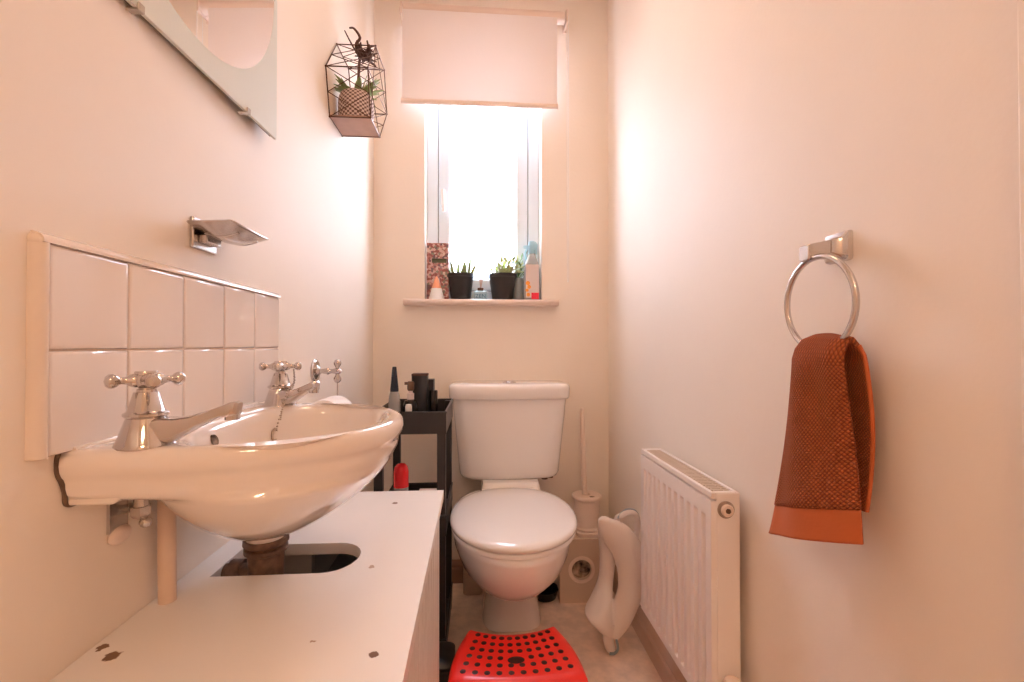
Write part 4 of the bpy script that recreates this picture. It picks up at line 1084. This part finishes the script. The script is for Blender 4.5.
# ---------------------------------------------------------------- geometric wall shelf with plant
gx0, gx1 = XL + .0025, -.298
hexp = [(1.296, 1.547), (1.262, 1.666), (1.357, 1.786), (1.478, 1.788), (1.522, 1.670), (1.414, 1.547)]
gs = thing('wire_wall_shelf', 'bronze wire geometric wall shelf with a wooden base, high on the left wall', 'wall shelf', (XL, 1.39, 1.545))
b = B()
def wire(a, c, r=.0017): tube(b, [a, c], r, 6)
V0 = [(gx0, y, z) for y, z in hexp]; V1 = [(gx1, y, z) for y, z in hexp]
for i in range(6):
    k = (i + 1) % 6; wire(V0[i], V0[k]); wire(V1[i], V1[k]); wire(V0[i], V1[i])
for v in V0 + V1: ball(b, v, .003, seg=8)
def mid(a, c, t=.5): return tuple(p + (q - p)*t for p, q in zip(a, c))
obj('outer_frame', b, 'wire_bronze', gs)
b = B()
# truss wires on near side, far side, top faces and the room-side face
for i in (0, 1, 2, 3, 4):
    k = i + 1
    a0, a1, c0, c1 = V0[i], V0[k], V1[i], V1[k]
    n_ = 2 if i != 2 else 2
    for s2 in range(n_):
        t0, t1 = s2/n_, (s2+1)/n_
        wire(mid(a0, a1, t0), mid(c0, c1, t1), .0011); wire(mid(c0, c1, t0), mid(a0, a1, t1), .0011)
wire(V1[1], V1[4], .0013)
for p, q in ((0, 4), (5, 1), (1, 3), (2, 4), (0, 2)):
    wire(V1[p], V1[q], .0011)
obj('truss_wires', b, 'wire_bronze', gs)
b = B(); box(b, (gx0, 1.297, 1.5475), (gx1, 1.413, 1.5535)); obj('base_board', b, 'shelf_wood', gs, bevel=.001)
pp = thing('knitted_plant_pot', 'small plant with green leaves in a knit-pattern pot on the wire wall shelf', 'potted plant', (-.354, 1.362, 1.554))
b = B(); uvl = b.loops.layers.uv.new('uv'); prof = [(.038, 0), (.044, .004), (.0495, .030), (.0495, .062), (.045, .082), (.041, .088)]; n_ = 32; R_ = []
for r_, z_ in prof: R_.append([b.verts.new((r_*cos(2*pi*k/n_), r_*sin(2*pi*k/n_), z_)) for k in range(n_)])
for i in range(len(prof) - 1):
    for k in range(n_):
        f = b.faces.new((R_[i][k], R_[i][(k+1) % n_], R_[i+1][(k+1) % n_], R_[i+1][k]))
        for l, (uu, vv) in zip(f.loops, ((k, i), (k+1, i), (k+1, i+1), (k, i+1))): l[uvl].uv = (uu/n_, prof[vv][1]/.08)
b.faces.new(R_[0][::-1]); b.faces.new(R_[-1])
obj('pot', b, 'knit_pot', pp, world=False)
b = B(); R = plant_rand(12)
for k in range(34):
    a = R.uniform(0, 2*pi); el = R.uniform(.35, 1.4); d_ = Vector((cos(a)*cos(el), sin(a)*cos(el), sin(el)))
    leaf(b, (0.012*cos(a), .012*sin(a), .082), d_, R.uniform(.045, .080), .0105, .5, 6)
obj('leaves', b, 'leaf_mid', pp, world=False)
b = B()
tube(b, bez([(0, 0, .078), (.004, .006, .13), (.006, .010, .185), (.010, .012, .215)]), .004, 8)
for pts_, r0 in (([(.010, .012, .20), (-.012, 0, .235), (-.030, -.012, .268)], .0032), ([(.010, .012, .205), (-.002, .006, .238), (.008, .008, .262), (-.006, 0, .282), (-.018, -.006, .280)], .0055), ([(.010, .012, .21), (.028, .018, .235), (.026, .02, .262)], .005)):
    P_ = bez(pts_, 8); tube(b, P_, r0, 8, rr=[r0*(1 - .6*i/len(P_)) for i in range(len(P_))])
for k in range(44):
    a = R.uniform(0, 2*pi); d_ = Vector((cos(a) + .4, sin(a) + .3, R.uniform(-.1, 1.3))); p = Vector((.014 + R.uniform(-.012, .020), .014 + R.uniform(-.008, .016), .212 + R.uniform(-.014, .020)))
    leaf(b, p, d_, R.uniform(.018, .034), .0060, .3, 4)
obj('dried_top', b, 'dried_brown', pp, world=False)

# ---------------------------------------------------------------- ceiling lamp (the room's own warm light)
cl = thing('ceiling_light', 'round flat opal ceiling light, switched on', 'ceiling light', (.07, 1.0, ZC - .06))
b = B(); lathe(b, [(.10, .06), (.150, .058), (.152, .0), (.146, -.012), (.138, -.012), (.134, .004)], (.07, 1.0, ZC - .06), n=48, caps=False); obj('rim', b, 'white_plastic', cl)
b = B(); lathe(b, [(.133, .030), (.133, .006), (.130, .003), (.001, .002)], (.07, 1.0, ZC - .06), n=48); obj('shade', b, 'lamp_glass', cl)
hl = thing('hall_fill_light', 'added pendant fill light, unseen in the hall behind the doorway', 'ceiling light', (.05, -1.0, 1.90))  # unseen pendant, added to brighten the room from behind the camera
b = B(); cyl(b, (.05, -1.0, 1.97), (.05, -1.0, ZC), .006); lathe(b, [(.15, .09), (.155, .075), (.14, .068)], (.05, -1.0, 1.90), n=32); obj('rim', b, 'white_plastic', hl)
b = B(); lathe(b, [(.14, .070), (.138, .045), (.12, .018), (.07, .003), (.001, 0)], (.05, -1.0, 1.90), n=32); obj('shade', b, 'hall_fill_glow', hl)
mr.rotation_euler.z = -.032; mr.location.y -= .006; mr.location.x += .001
